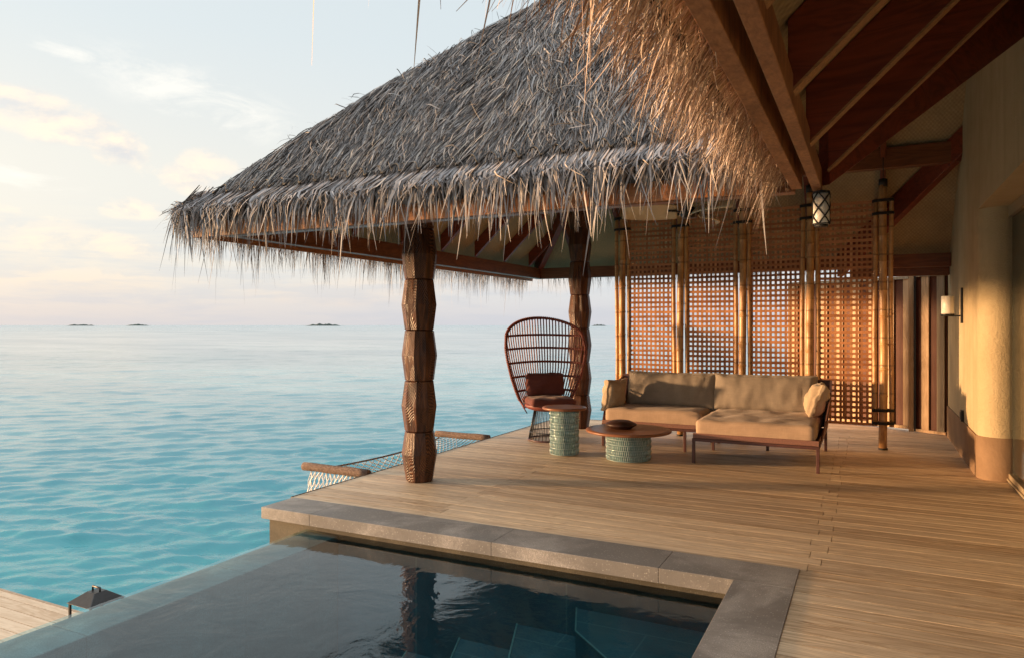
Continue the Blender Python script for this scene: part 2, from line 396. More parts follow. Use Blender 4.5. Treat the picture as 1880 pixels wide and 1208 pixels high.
def mk_sea(g, p):
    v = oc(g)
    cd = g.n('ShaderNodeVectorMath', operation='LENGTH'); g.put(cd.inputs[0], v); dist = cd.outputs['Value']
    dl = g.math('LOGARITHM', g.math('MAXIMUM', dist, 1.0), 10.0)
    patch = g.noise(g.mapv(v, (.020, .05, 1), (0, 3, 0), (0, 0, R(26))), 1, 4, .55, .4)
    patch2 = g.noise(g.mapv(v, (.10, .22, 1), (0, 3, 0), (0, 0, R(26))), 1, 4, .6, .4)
    near = g.ramp(g.math('MULTIPLY', dl, .25), [(.22, (.020, .235, .26)), (.31, (.045, .265, .285)), (.40, (.25, .36, .36)), (.56, (.38, .41, .405)), (.85, (.40, .44, .455))])  # milky lagoon tint; paler far out, sky reflection put into the colour
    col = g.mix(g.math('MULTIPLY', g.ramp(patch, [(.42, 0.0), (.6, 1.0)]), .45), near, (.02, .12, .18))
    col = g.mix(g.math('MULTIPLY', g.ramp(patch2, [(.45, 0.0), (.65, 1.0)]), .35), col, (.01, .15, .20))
    a = g.noise(g.mapv(v, (.9, 1.9, 1), (0,0,0), (0, 0, R(20))), 1.4, 6, .62, .4)
    b = g.noise(g.mapv(v, (.16, .4, 1), (5,0,0), (0, 0, R(30))), 1, 5, .6, .3)
    b2 = g.noise(g.mapv(v, (.9, 2.0, 1), (5,4,0), (0, 0, R(24))), 5.0, 4, .6, .3)
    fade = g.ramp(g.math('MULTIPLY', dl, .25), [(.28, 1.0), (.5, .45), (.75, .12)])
    h = g.math('ADD', g.math('MULTIPLY', g.math('MULTIPLY', a, fade), .05), g.math('MULTIPLY', b, .05))
    h = g.math('ADD', h, g.math('MULTIPLY', g.math('MULTIPLY', b2, fade), .022))
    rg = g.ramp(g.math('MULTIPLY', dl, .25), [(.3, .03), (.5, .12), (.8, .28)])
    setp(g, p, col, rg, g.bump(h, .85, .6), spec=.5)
    p.inputs['IOR'].default_value = 1.33
seam = M_('sea_water', mk_sea)

def fabric(name, c, c2=None):
    def f(g, p):
        v = oc(g); x, y, z = g.sep(v)
        w = g.math('MULTIPLY', g.math('SINE', g.math('MULTIPLY', g.math('ADD', x, y), 900)), g.math('SINE', g.math('MULTIPLY', z, 900)))
        n = g.noise(v, 6, 5, .6); n2 = g.noise(g.mapv(v, (9, 9, 160)), 1, 3, .6); n3 = g.noise(g.mapv(v, (160, 160, 9)), 1, 3, .6)
        t = g.math('ADD', g.math('MULTIPLY', n, .5), g.math('MULTIPLY', g.math('ADD', n2, n3), .25))
        lo = tuple(q*.82 for q in c); hi = tuple(q*1.15 for q in c)
        setp(g, p, g.ramp(t, [(.35, lo), (.65, hi)]), .85, g.bump(g.math('ADD', g.math('MULTIPLY', w, .2), g.math('ADD', n2, n3)), .25, .002), spec=.2, Sheen_Weight=.15)
    return M_(name, f)
taupe = fabric('taupe_canvas', (.265, .222, .178))
seatm = fabric('tan_canvas', (.43, .305, .215))
sand = fabric('sand_canvas', (.42, .325, .225))
rust = fabric('rust_canvas', (.135, .042, .034))
rustm = plain('rust_woven_cord', (.19, .045, .03), .5, .2, 60, .4)
rustf = plain('rust_metal_frame', (.085, .034, .028), .4, .12, 20, .05)
rustpale = plain('rust_mesh_panel', (.20, .095, .07), .55, .12, 60, .2)  # lighter rust tone for the seat trays and arm panel
tabletop = wood('table_top_teak', (.30, .125, .06), (.19, .075, .036), 'X', 24, .4, .12)
bowlm = wood('dark_turned_wood', (.055, .022, .014), (.028, .012, .008), 'X', 30, .45, .3)

def mk_teal(g, p):
    r = rnd(g); v = oc(g)
    n = g.noise(v, 9, 3, .5)
    setp(g, p, g.ramp(g.math('MULTIPLY_ADD', n, .5, g.math('MULTIPLY', r, .5)), [(.2, (.34, .54, .56)), (.8, (.64, .78, .76))]), .10, spec=.8)
    p.inputs['Transmission Weight'].default_value = .45; p.inputs['Coat Weight'].default_value = .6
teal = M_('green_glazed_glass', mk_teal)
tealin = M_('green_glaze_inner', lambda g, p: setp(g, p, g.ramp(g.noise(oc(g), 20, 3), [(.3, (.16, .33, .36)), (.7, (.30, .50, .52))]), .15, spec=.7, Transmission_Weight=.5))

def mk_plaster(g, p):
    v = oc(g); n = g.noise(v, 2.2, 6, .6); f_ = g.noise(v, 85, 4, .65); m2 = g.noise(v, 26, 3, .6)
    z = g.sep(v)[2]
    run = g.noise(g.mapv(v, (7, 7, .5)), 1, 5, .6)
    c_ = g.mix(g.ramp(run, [(.5, 0.0), (.68, .30)]), g.ramp(n, [(.3, (.43, .34, .20)), (.7, (.52, .42, .26))]), (.30, .23, .135))
    setp(g, p, c_, .8, g.bump(g.math('ADD', f_, m2), .8, .010), spec=.2)
plaster = M_('cream_render', mk_plaster)
def mk_plinth(g, p):
    v = oc(g); n = g.noise(v, 3, 6, .6); f_ = g.noise(v, 85, 4, .65); m2 = g.noise(v, 26, 3, .6)
    setp(g, p, g.ramp(n, [(.3, (.20, .125, .072)), (.7, (.27, .175, .105))]), .8, g.bump(g.math('ADD', f_, m2), .6, .006), spec=.2)
plinthm = M_('brown_render', mk_plinth)
def mk_pane(g, p):
    setp(g, p, (.35, .38, .33), .03, spec=.6); p.inputs['Transmission Weight'].default_value = .92
pane = M_('door_glass', mk_pane)
curtainm = plain('olive_curtain', (.17, .155, .075), .8, .15, 6, .1)
def mk_frame(g, p): setp(g, p, (.30, .235, .15), .4, g.bump(g.noise(oc(g), 60, 3), .05, .002))
frame_m = M_('door_frame_bronze', mk_frame)
fencelt = wood('pine_board', (.66, .45, .26), (.40, .235, .12), 'Z', 26, .6, .3)
fencedk = wood('dark_red_board', (.13, .038, .016), (.07, .02, .010), 'Z', 26, .6, .3)
fencegr = wood('grey_board', (.40, .32, .22), (.24, .18, .12), 'Z', 26, .65, .3)
netm = plain('net_rope', (.85, .81, .74), .7, .1, 60, .2)
logm = M_('rope_wrapped_log', lambda g, p: (lambda n, w: setp(g, p, g.ramp(n, [(.3, (.10, .065, .05)), (.55, (.26, .18, .14)), (.75, (.42, .32, .26))]), .8, g.bump(g.math('ADD', w, n), .8, .008), spec=.2))(g.noise(g.mapv(oc(g), (45, 70, 70)), 1, 4, .7), g.math('SINE', g.math('MULTIPLY', g.sep(oc(g))[0], 420))))
bladem = plain('cream_fan_blade', (.66, .54, .36), .5, .08, 8, .05)
opal = plain('opal_shade', (.80, .77, .70), .35, .05, 10, .02)
bush = plain('island_trees', (.035, .055, .045), .9, .4, .03, .1)
sandm = plain('island_sand', (.45, .42, .36), .9, .1, .03, .1)

def mk_pillar(g, p):
    v = oc(g); x, y, z = g.sep(v)
    n = g.noise(g.mapv(v, (30, 30, 3)), 1, 5, .62, .4)
    # growth rings show as chevrons on the facets
    rr = g.noise(g.mapv(v, (5, 5, 1.6)), 1, 2, .5, .5)
    ring = g.math('SINE', g.math('MULTIPLY', g.math('ADD', g.math('MULTIPLY', z, 1.0), g.math('ADD', g.math('MULTIPLY', g.math('ABSOLUTE', g.math('ADD', x, g.math('MULTIPLY', y, .4))), 1.6), g.math('MULTIPLY', rr, .35))), 220))
    rmask = g.ramp(g.noise(g.mapv(v, (9, 9, 3), (2, 1, 0)), 1, 2, .5), [(.45, 0.0), (.58, 1.0)])
    t = g.math('ADD', n, g.math('MULTIPLY', g.math('MULTIPLY', ring, rmask), .16))
    col = g.ramp(t, [(.32, (.020, .008, .005)), (.52, (.080, .029, .013)), (.75, (.20, .075, .028))])
    setp(g, p, col, .42, g.bump(g.math('ADD', n, g.math('MULTIPLY', g.math('MULTIPLY', ring, rmask), .35)), .7, .010), spec=.35)
pillm = M_('carved_dark_wood', mk_pillar)

# ================================================================ setting: sea, islands, decks
SEA = -1.9
def build_sea():
    # wave field: radial grid, finer near the villa; wave components fade where the grid gets too coarse
    na = 900; rs = [5.0]
    while rs[-1] < 400: rs.append(rs[-1]*(1.0052 if rs[-1] < 60 else 1.012))
    rs = np.array(rs); a = np.linspace(R(70), R(215), na)
    Rr, A = np.meshgrid(rs, a, indexing='ij')
    X = Rr*np.cos(A); Y = Rr*np.sin(A); Z = np.zeros_like(X)
    cell = Rr*.0052
    r2 = np.random.default_rng(5)
    for k in range(110):
        lam = .20*(1.042**k)*(.9+.2*r2.random())   # .32 .. ~20 m
        th = R(126)+r2.normal()*(.42 if lam < 2 else .25)
        kx, ky = math.cos(th)*2*math.pi/lam, math.sin(th)*2*math.pi/lam
        amp = .0056*lam*min(1, (.55/lam)**.95)
        att = np.clip((lam/cell-2.5)/2.5, 0, 1)
        Z += amp*att*np.sin(kx*X+ky*Y+r2.random()*6.28)
    Z = Z+Z*np.abs(Z)*9
    Z *= np.clip((400-Rr)/200, 0, 1)
    nr = len(rs)
    vs = np.stack([X, Y, Z+SEA], -1).reshape(-1, 3)
    i, j = np.meshgrid(np.arange(nr-1), np.arange(na-1), indexing='ij')
    q = np.stack([i*na+j, (i+1)*na+j, (i+1)*na+j+1, i*na+j+1], -1).reshape(-1, 4)
    # outer ring out to the horizon
    o = len(vs); vs = np.concatenate([vs, np.stack([16000*np.cos(a), 16000*np.sin(a), np.full(na, SEA)], -1)])
    jj = np.arange(na-1); q2 = np.stack([(nr-1)*na+jj, o+jj, o+jj+1, (nr-1)*na+jj+1], -1)
    q = np.concatenate([q, q2])
    me = bpy.data.meshes.new('sea'); me.vertices.add(len(vs)); me.vertices.foreach_set('co', vs.ravel())
    me.loops.add(q.size); me.loops.foreach_set('vertex_index', q.ravel().astype(np.int32))
    me.polygons.add(len(q)); me.polygons.foreach_set('loop_start', np.arange(0, q.size, 4, dtype=np.int32)); me.polygons.foreach_set('loop_total', np.full(len(q), 4, dtype=np.int32))
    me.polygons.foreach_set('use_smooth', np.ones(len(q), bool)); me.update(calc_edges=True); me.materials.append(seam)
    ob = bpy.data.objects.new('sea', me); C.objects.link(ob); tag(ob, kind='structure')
build_sea()
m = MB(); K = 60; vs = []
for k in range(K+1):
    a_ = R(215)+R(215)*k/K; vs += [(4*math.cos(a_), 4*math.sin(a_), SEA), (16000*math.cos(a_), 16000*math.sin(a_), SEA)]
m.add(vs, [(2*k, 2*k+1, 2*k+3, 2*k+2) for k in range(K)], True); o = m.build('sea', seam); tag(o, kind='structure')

def ray(px, d):   # world XY of an image column of the 1880 px photo at depth d
    lat = (px-940)/1310*d
    return (lat*math.cos(TH)-d*math.sin(TH), lat*math.sin(TH)+d*math.cos(TH))
for x0, x1, d, h in ((118, 180, 3400, 7), (228, 279, 3600, 8), (556, 634, 3000, 9.5), (1084, 1116, 3000, 6.5)):
    a = Vector((*ray(x0, d), 0)); b = Vector((*ray(x1, d), 0)); m = MB(); w = (b-a).length
    nn = (b-a).normalized(); pp = Vector((-nn.y, nn.x, 0)); K = 60; rows = 7
    vs = []; fs = []
    for i in range(K+1):
        t = i/K; prof = (math.sin(math.pi*t)**.55)*(.55+.45*noise.noise(Vector((t*9, d*.1, 0)))+.5*abs(noise.noise(Vector((t*31, d, 2)))))
        prof *= max(.10, min(1, (t-.04)*6)) * max(.10, min(1, (.90-t)*8))
        for j in range(rows+1):
            s_ = j/rows; y = math.sin(math.pi*s_)
            p = a+nn*(w*t)+pp*((s_-.5)*w*.4*math.sin(math.pi*max(.03, min(.97, t))))
            vs.append((p.x, p.y, SEA-.5+(h*prof*1.25+.6)*y))
    for i in range(K):
        for j in range(rows): fs.append((i*(rows+1)+j, (i+1)*(rows+1)+j, (i+1)*(rows+1)+j+1, i*(rows+1)+j+1))
    m.add(vs, fs, False); o = m.build('island', bush); tag(o, kind='structure')

DX = -4.36; DY0 = 4.55; BY = 10.35
deck = MB()
bw = .138; gap = .005
rj = random.Random(3)
def boards(mb, x0, x1, y0, y1, z, joints, th=.03):
    y = y0; k = 0
    while y < y1-1e-4:
        ye = min(y+bw-gap, y1)
        js = [x0]+[j+(.05 if k % 2 else -.04)+rj.uniform(-.02, .02) for j in joints if x0+.3 < j < x1-.3]+[x1]
        for a, b in zip(js[:-1], js[1:]):
            dz = rj.uniform(-.0004, .0004)
            e = .0006
            A = a+(.002 if a != x0 else 0); B = b-(.002 if b != x1 else 0)
            mb.hexa([(A, y, z-th), (B, y, z-th), (B, ye, z-th), (A, ye, z-th)], [(A, y+e*.5, z+dz), (B, y+e*.5, z+dz), (B, ye-e*.5, z+dz), (A, ye-e*.5, z+dz)])
        y += bw; k += 1
boards(deck, DX, 1.3, DY0+.003, BY, 0, (-3.0, -.29))
boards(deck, -.366, 1.3, -3.0, DY0-.004, 0, ())
boards(deck, -1.2, 1.3, BY+.005, 12.4, 0, ())
o = deck.build('deck', deckm); tag(o, kind='structure')
sub = MB(); sub.box(DX+.03, 1.3, DY0+.02, BY-.05, -.2, -.034); sub.box(-.30, 1.3, -3.0, DY0+.01, -.2, -.034); sub.box(-1.1, 1.3, BY, 12.3, -.2, -.034)
sub.box(DX-.012, DX-.002, 4.56, BY, -.16, .004); sub.box(DX-.01, -1.2, BY+.002, BY+.02, -.16, .004)
o = sub.build('deck_base', plain('deck_joists', (.10, .065, .04), .7)); tag(o, kind='structure')
for yy in (5.2, 7.6, 10.0):
    for xx in (-4.0, -1.6, .8): pass
ld = MB(); LZ = -1.15
boards(ld, -9.5, -3.95, -2.0, 4.02, LZ, (-7.6, -5.2))
o = ld.build('lower_deck', deckd); tag(o, kind='structure')
lb = MB(); lb.box(-9.4, -3.95, -2.0, 3.99, LZ-.14, LZ-.034); lb.box(-9.5, -3.96, 4.024, 4.05, LZ-.16, LZ+.002)
o = lb.build('lower_deck_base', plain('lower_joists', (.30, .22, .15), .7)); tag(o, kind='structure')

# ================================================================ swimming pool
pool = thing('swimming_pool', (-2.3, 2.0, 0), 'dark slate plunge pool with grey stone coping and a flush spill edge towards the sea', 'pool')
IX = -.69; IY = 4.19; WZ = -.13
cp = MB(); e = .003
def slabs_x(x0, x1, y0, y1, z0, z1, js):
    xs = [x0]+[j for j in js if x0 < j < x1]+[x1]
    for a, b in zip(xs[:-1], xs[1:]): cp.box(a+.0006, b-.0006, y0, y1, z0, z1)
slabs_x(-4.33, -.366, IY, DY0, -.085, .006, (-3.83, -2.25, -1.12))
for a, b in ((-3, -1.2), (-1.2, .6), (.6, 1.9), (1.9, 3.1), (3.1, IY)): cp.box(IX, -.366, a+.0006, b-.0006, -.085, .006)
o = cp.build('coping', stone, pool, bevel=.003); o['label'] = 'speckled grey stone slabs round the pool'
bs = MB(); BZ = -1.05
bs.box(-4.29, IX+.06, IY+.05, IY+.30, -2.3, -.088)             # rear wall carries on past the spill edge
bs.box(IX+.05, IX+.28, -3, IY+.048, BZ-.1, -.088)
bs.box(-3.9, IX+.05, -3, IY+.05, BZ-.2, BZ)                    # placeholder floor is slate, see below
bs.build('basin_wall', stonew, pool)
fl = MB(); fl.box(-3.6, IX+.05, -3, IY+.05, BZ+.003, BZ+.01)
fl.box(IX+.035, IX+.049, -3, IY+.035, BZ, -.20); fl.box(-3.58, IX+.049, IY+.036, IY+.049, BZ, -.20)
fl.build('basin_lining', slate, pool)
# steps in the rear right corner
st = MB(); tr = MB()
def poly_step(pts, z0, z1):
    n = len(pts)
    st.add([(x, y, z0) for x, y in pts]+[(x, y, z1) for x, y in pts], [tuple(range(n, 2*n))]+[(i, (i+1) % n, n+(i+1) % n, n+i) for i in range(n)])
c0 = (IX+.034, IY+.035)
def step(rx, ry, z, zb):
    pts = [(c0[0], c0[1]), (c0[0]-rx, c0[1]), (c0[0]-rx*.88, c0[1]-ry*.34), (c0[0]-rx*.40, c0[1]-ry*.80), (c0[0], c0[1]-ry)]
    poly_step(pts, zb, z)
    for a, b in zip(pts[1:-1], pts[2:]):
        tr.bar((a[0], a[1], z+.004), (b[0], b[1], z+.004), .010, .006)
step(1.0, .95, -.34, BZ); step(1.42, 1.35, -.52, BZ); step(1.86, 1.8, -.70, BZ); step(2.3, 2.3, -.88, BZ)
st.build('steps', slate, pool); tr.build('step_edging', trimm, pool)
wr = MB()
ys = [-3, -1.6, -.2, 1.1, 2.3, 3.35, IY+.05]
for a, b in zip(ys[:-1], ys[1:]): wr.box(-3.9, -3.59, a+.0015, b-.0015, -2.2, WZ-.012)
o = wr.build('spill_edge', weirm, pool, bevel=.006)
pw = MB()
pw.add([(-3.905, -3, WZ), (IX+.05, -3, WZ), (IX+.05, IY+.05, WZ), (-3.905, IY+.05, WZ)], [(0, 1, 2, 3)])
o = pw.build('pool_water', poolw); tag(o, kind='structure')

# ================================================================ carved pillars
def pillar(x, y, label, rot):
    t = thing('carved_pillar', (x, y, 0), label, 'pillar', 'carved timber pillars of the pavilion')
    sh = .468; n = 9; z = 0; k = 0
    while z < 3.25:
        h = sh if z+sh < 3.28 else 3.28-z
        m = MB(); ph = rot+.12*(k % 2)
        r0, rm = .138, .168
        prof = [(r0-.008, 0), (r0, .008), (rm, h*.5), (r0, h-.008), (r0-.008, h)] if h > .3 else [(r0-.01, .003), (r0, .012), (r0+.012, h)]
        if k == 0: prof = [(.118, .0), (.128, .015), (rm, h*.55), (r0, h-.008), (r0-.008, h)]
        m.lathe((x, y, z), prof, n, smooth=False, a0=ph)
        m.build('wood_block', pillm, t, bevel=.006)
        c = MB(); c.lathe((x, y, z+h-.004), [(r0-.022, 0), (r0-.022, .008)], n, False, a0=ph); 
        z += h; k += 1
    return t
pillar(-3.757, 5.58, 'carved dark timber pillar of stacked faceted blocks standing nearest the pool corner', .1)
pillar(-3.66, 9.46, 'carved dark timber pillar of stacked faceted blocks standing behind the rust cord chair', .3)

# ================================================================ roofs
ZE = 2.40; ZC = 2.27; SL = .955
EX0, EX1, EY0, EY1 = -5.05, -.50, 4.03, 10.80
HALF = (EY1-EY0)/2; RY = (EY0+EY1)/2
def zt(t): return ZE+.975*t+.05*math.sin(math.pi*min(1, max(0, (t-.25)/1.9)))-.03*math.exp(-((t-.12)/.12)**2)
def zcf(t): return ZC+SL*t
# parametric slopes: (kind) t = horizontal distance in from the eave, u in 0..1 along
def slope_pt(kind, t, s):
    """s = world coordinate along the eave direction"""
    if kind == 'F': return (s, EY0+t)
    if kind == 'B': return (s, EY1-t)
    if kind == 'L': return (EX0+t, s)
    if kind == 'M' or kind == 'K': return (EX1+t, s)
def slope_rng(kind, t):
    if kind == 'F': return (EX0+t, EX1+t)
    if kind == 'B': return (EX0+t, EX1+HALF)
    if kind == 'L': return (EY0+t, EY1-t)
    if kind == 'M': return (-3.0, EY0+t)
    if kind == 'K': return (EY1-t, 14.0)
def slope_surface(mb, kind, zf, t0=0, t1=HALF, nt=14, flip=False):
    ns = 8; vs = []
    for i in range(nt+1):
        t = t0+(t1-t0)*i/nt; a, b = slope_rng(kind, t)
        for j in range(ns+1):
            s_ = a+(b-a)*j/ns; x, y = slope_pt(kind, t, s_); vs.append((x, y, zf(t)))
    fs = [(i*(ns+1)+j, i*(ns+1)+j+1, (i+1)*(ns+1)+j+1, (i+1)*(ns+1)+j) for i in range(nt) for j in range(ns)]
    mb.add(vs, fs, True)
def eave_close(mb, kind):
    a, b = slope_rng(kind, 0); ns = 8
    vs = []
    for j in range(ns+1):
        s_ = a+(b-a)*j/ns; x, y = slope_pt(kind, 0, s_); vs += [(x, y, ZE), (x, y, ZC+.004)]
    mb.add(vs, [(2*j, 2*j+1, 2*j+3, 2*j+2) for j in range(ns)])

def dirs(kind):   # eave direction, outward horizontal
    return {'F': ((1,0,0), (0,-1,0)), 'B': ((1,0,0), (0,1,0)), 'L': ((0,1,0), (-1,0,0)), 'M': ((0,1,0), (-1,0,0)), 'K': ((0,1,0), (-1,0,0))}[kind]

def ribbons(name, P, Wd, width, mat, parent):
    """P: (n, k, 3) centre lines; Wd: (n, k, 3) side vectors; width: (n, k)"""
    n, k, _ = P.shape
    A = P-Wd*width[..., None]*.5; B = P+Wd*width[..., None]*.5
    V = np.stack([A, B], 2).reshape(-1, 3)
    org = np.array(root_of(parent).location) if parent else np.zeros(3)
    V = V-org
    base = (np.arange(n)*2*k)[:, None]; kk = (np.arange(k-1)*2)[None]
    b0 = base+kk
    Q = np.stack([b0, b0+1, b0+3, b0+2], -1).reshape(-1, 4)
    me = bpy.data.meshes.new(name); me.vertices.add(len(V)); me.vertices.foreach_set('co', V.astype(np.float32).ravel())
    me.loops.add(Q.size); me.loops.foreach_set('vertex_index', Q.ravel().astype(np.int32))
    me.polygons.add(len(Q)); me.polygons.foreach_set('loop_start', np.arange(0, Q.size, 4, dtype=np.int32)); me.polygons.foreach_set('loop_total', np.full(len(Q), 4, dtype=np.int32))
    me.update(calc_edges=True); me.materials.append(mat)
    o = bpy.data.objects.new(name, me); C.objects.link(o); o.parent = parent; return o

vzt = np.vectorize(zt)
def vnoise(p, sc, seed=0):   # smooth value noise on 2-D points
    p = p*sc+seed*17.3; i = np.floor(p).astype(int); f = p-i; f = f*f*(3-2*f)
    def h(a, b): return np.modf(np.abs(np.sin(a*127.1+b*311.7+seed*7.7)*43758.5453))[0]
    a = h(i[:, 0], i[:, 1]); b = h(i[:, 0]+1, i[:, 1]); c = h(i[:, 0], i[:, 1]+1); d = h(i[:, 0]+1, i[:, 1]+1)
    return (a*(1-f[:, 0])+b*f[:, 0])*(1-f[:, 1])+(c*(1-f[:, 0])+d*f[:, 0])*f[:, 1]

def field(kind, n, tmax, *aa, tmin=0., **kk):
    return field_(kind, n, tmax, *aa, tmin=tmin, **kk)
def field_(kind, n, tmax, smin, smax, lmin, lmax, wmin, wmax, stray=0.04, jit=.22, lift=.02, tmin=0.):
    """strands lying on a slope"""
    t = tmin+rng.random(n)*(tmax-tmin); s_ = smin+rng.random(n)*(smax-smin)
    lo = np.array([slope_rng(kind, 0)[0]]); 
    a = np.array([slope_rng(kind, q)[0] for q in t]); b = np.array([slope_rng(kind, q)[1] for q in t])
    ok = (s_ > a-.03) & (s_ < b+(-.22 if kind == 'F' else .03)); t = t[ok]; s_ = s_[ok]; n = len(t)
    e, o = map(np.array, dirs(kind)); e = e.astype(float); o = o.astype(float)
    sl = .72
    down = (o+np.array([0,0,-.97]))/np.linalg.norm(o+np.array([0,0,-.97])); nor = np.cross(e, down); nor = nor if nor[2] > 0 else -nor
    ps = np.stack([s_, t], 1)
    ang = (vnoise(ps, 2.4, 1)-.5)*.55+(vnoise(ps, 7.5, 2)-.5)*.40+rng.normal(size=n)*jit
    st = rng.random(n) < stray
    ang = np.where(st, rng.normal(size=n)*1.1, ang)
    ln = lmin+rng.random(n)*(lmax-lmin); ln = np.where(st, ln*.6, ln)
    if tmin > 0: t = np.maximum(t, ln*.70+tmin-.02+rng.random(n)*.05)
    edge_ok = np.array([slope_rng(kind, q)[0]-.03 < w_ < slope_rng(kind, q)[1]+(-.2 if kind == 'F' else .03) for q, w_ in zip(t, s_)])
    base = np.stack([np.where(True, slope_pt(kind, 0, 0)[0], 0)*np.ones(n)]*3, 1)*0
    xy = np.array([slope_pt(kind, a_, b_) for a_, b_ in zip(t, s_)])
    P0 = np.concatenate([xy, vzt(t)[:, None]], 1)+nor*(rng.random(n)*.016-.004)[:, None]
    d0 = down[None]*np.cos(ang)[:, None]+e[None]*np.sin(ang)[:, None]
    bend = rng.normal(size=n)*.20+(vnoise(ps, 4.5, 4)-.5)*.5
    a2 = ang+bend
    d1 = down[None]*np.cos(a2)[:, None]+e[None]*np.sin(a2)[:, None]
    lf = rng.random(n)*lift*(1+st*2.0)
    P1 = P0+d0*(ln*.38)[:, None]+nor*(lf*1.0+.004)[:, None]
    P2 = P1+(d0*.4+d1*.6)*(ln*.34)[:, None]+nor*(lf*.5)[:, None]
    P3 = P2+d1*(ln*.30)[:, None]+nor*(lf*(rng.random(n)-.55)*1.6)[:, None]-np.array([0, 0, 1])*(ln*.03)[:, None]
    P = np.stack([P0, P1, P2, P3], 1)
    tw = rng.normal(size=n)*.7
    sd = np.cross(d0, nor[None]); sd /= np.linalg.norm(sd, axis=1)[:, None]
    sd = sd*np.cos(tw)[:, None]+nor[None]*np.sin(tw)[:, None]
    Wd = np.repeat(sd[:, None], 4, 1)
    w = wmin+rng.random(n)**2*(wmax-wmin)
    w4 = w[:, None]*np.array([.8, 1, .85, .25])[None]
    return P[edge_ok], Wd[edge_ok], w4[edge_ok]

def fringe(kind, s0, s1, n, dmin, dmax, wmin, wmax, longp=.05, longl=.28, t_hi=.20, t_lo=.03, dropscale=None, scallop=.16, out0=.02, out1=.11, K=6):
    e, o = map(np.array, dirs(kind)); e = e.astype(float); o = o.astype(float)
    s_ = s0+rng.random(n)*(s1-s0)
    ps = np.stack([s_, s_*0], 1)
    # tufts gather strands under each stitch
    cell = np.floor(s_/scallop); cen = (cell+.5)*scallop
    t0 = t_lo+rng.random(n)*(t_hi-t_lo)
    xy = np.array([slope_pt(kind, a_, b_) for a_, b_ in zip(t0, s_)])
    P0 = np.concatenate([xy, (vzt(t0)+.012+rng.random(n)*.012)[:, None]], 1)
    outd = out0+rng.random(n)**1.3*(out1-out0)
    latj = (s_-cen)/scallop*.15+rng.normal(size=n)*.035+(vnoise(ps, 3.1, 5)-.5)*.16
    xe = np.array([slope_pt(kind, 0, b_) for b_ in s_])
    E = np.concatenate([xe, np.full((n, 1), ZE)], 1)
    P1 = E+e*(latj*.5)[:, None]+o*(outd*.35)[:, None]+np.array([0, 0, 1])*(.035*rng.random(n)+.0)[:, None]
    drop = dmin+rng.random(n)**2.2*(dmax-dmin)
    tuft = vnoise(ps, 1/scallop*1.7, 6)
    drop *= .72+.55*tuft
    lg = rng.random(n) < longp; drop = drop+lg*rng.random(n)*longl
    if dropscale is not None: drop *= dropscale(s_)
    lat2 = latj+rng.normal(size=n)*.05+np.where(lg, rng.normal(size=n)*.05, 0)
    pts = [P0, P1]
    for q in range(2, K):
        f = (q-1)/(K-2)
        c = outd*(.35+.65*math.sin(f*math.pi/2)**.8)+rng.normal(size=n)*.004
        pts.append(E+e*(latj*.5+(lat2-latj*.5)*f**1.2)[:, None]+o*c[:, None]-np.array([0, 0, 1])*(drop*f**1.15-.01)[:, None])
    P = np.stack(pts, 1)
    tw = rng.normal(size=n)*.8
    Wd = (e[None]*np.cos(tw)[:, None]+o[None]*np.sin(tw)[:, None])
    Wd = np.repeat(Wd[:, None], K, 1)
    w = wmin+rng.random(n)**1.6*(wmax-wmin)
    taper = np.interp(np.linspace(0, 1, K), [0, .3, .6, .85, 1], [.9, 1, .8, .42, .10])
    return P, Wd, w[:, None]*taper[None]

def cat(*L_):
    return [np.concatenate([q[i] for q in L_]) for i in range(3)]

roof = thing('pavilion_roof', (-2.8, RY, 2.2), 'steep hipped roof of weathered grey palm thatch over the open lounge deck', 'roof')
hroof = thing('house_roof', (.9, 1.5, 2.2), 'red timber roof with dry orange thatch fringe directly overhead at the right', 'roof')
# thatch bodies
m = MB()
for k in 'FBL': slope_surface(m, k, zt); eave_close(m, k)
m.build('thatch_layer', under_m, roof)
m = MB()
for k in 'M': slope_surface(m, k, zt); eave_close(m, k)
m.build('thatch_layer', under_m, hroof)
A = field('F', 66000, 2.9, EX0, 1.7, .20, .48, .0045, .0125, stray=.012, jit=.15, lift=.016, tmin=.115)
B = field('F', 1500, 2.9, EX0+.6, 1.7, .12, .26, .004, .008, stray=1.0, lift=.022)
Lf = field('L', 16000, 2.9, EY0, EY1, .18, .38, .004, .010, stray=.0, jit=.13, lift=.012)
Bk = field('B', 5000, 2.9, EX0, 1.7, .16, .34, .006, .012)
o = ribbons('thatch_strands', *cat(A, B, Lf, Bk), thatch_m, roof); tag(o, kind='stuff')
Mf = field('M', 9000, 1.2, .3, 5.2, .16, .40, .004, .009, jit=.3, lift=.04)
o = ribbons('thatch_strands', *Mf, fresh_m, hroof); tag(o, kind='stuff')
fa = fringe('F', EX0-.02, EX1-.03, 2400, .05, .40, .007, .021, .07, .26, t_lo=.12, t_hi=.19)
fb = fringe('L', EY0, EY1, 4600, .20, .52, .004, .010, .04, .35)
fc = fringe('B', EX0, EX1+1.2, 1700, .14, .42, .004, .009, .05, .25)
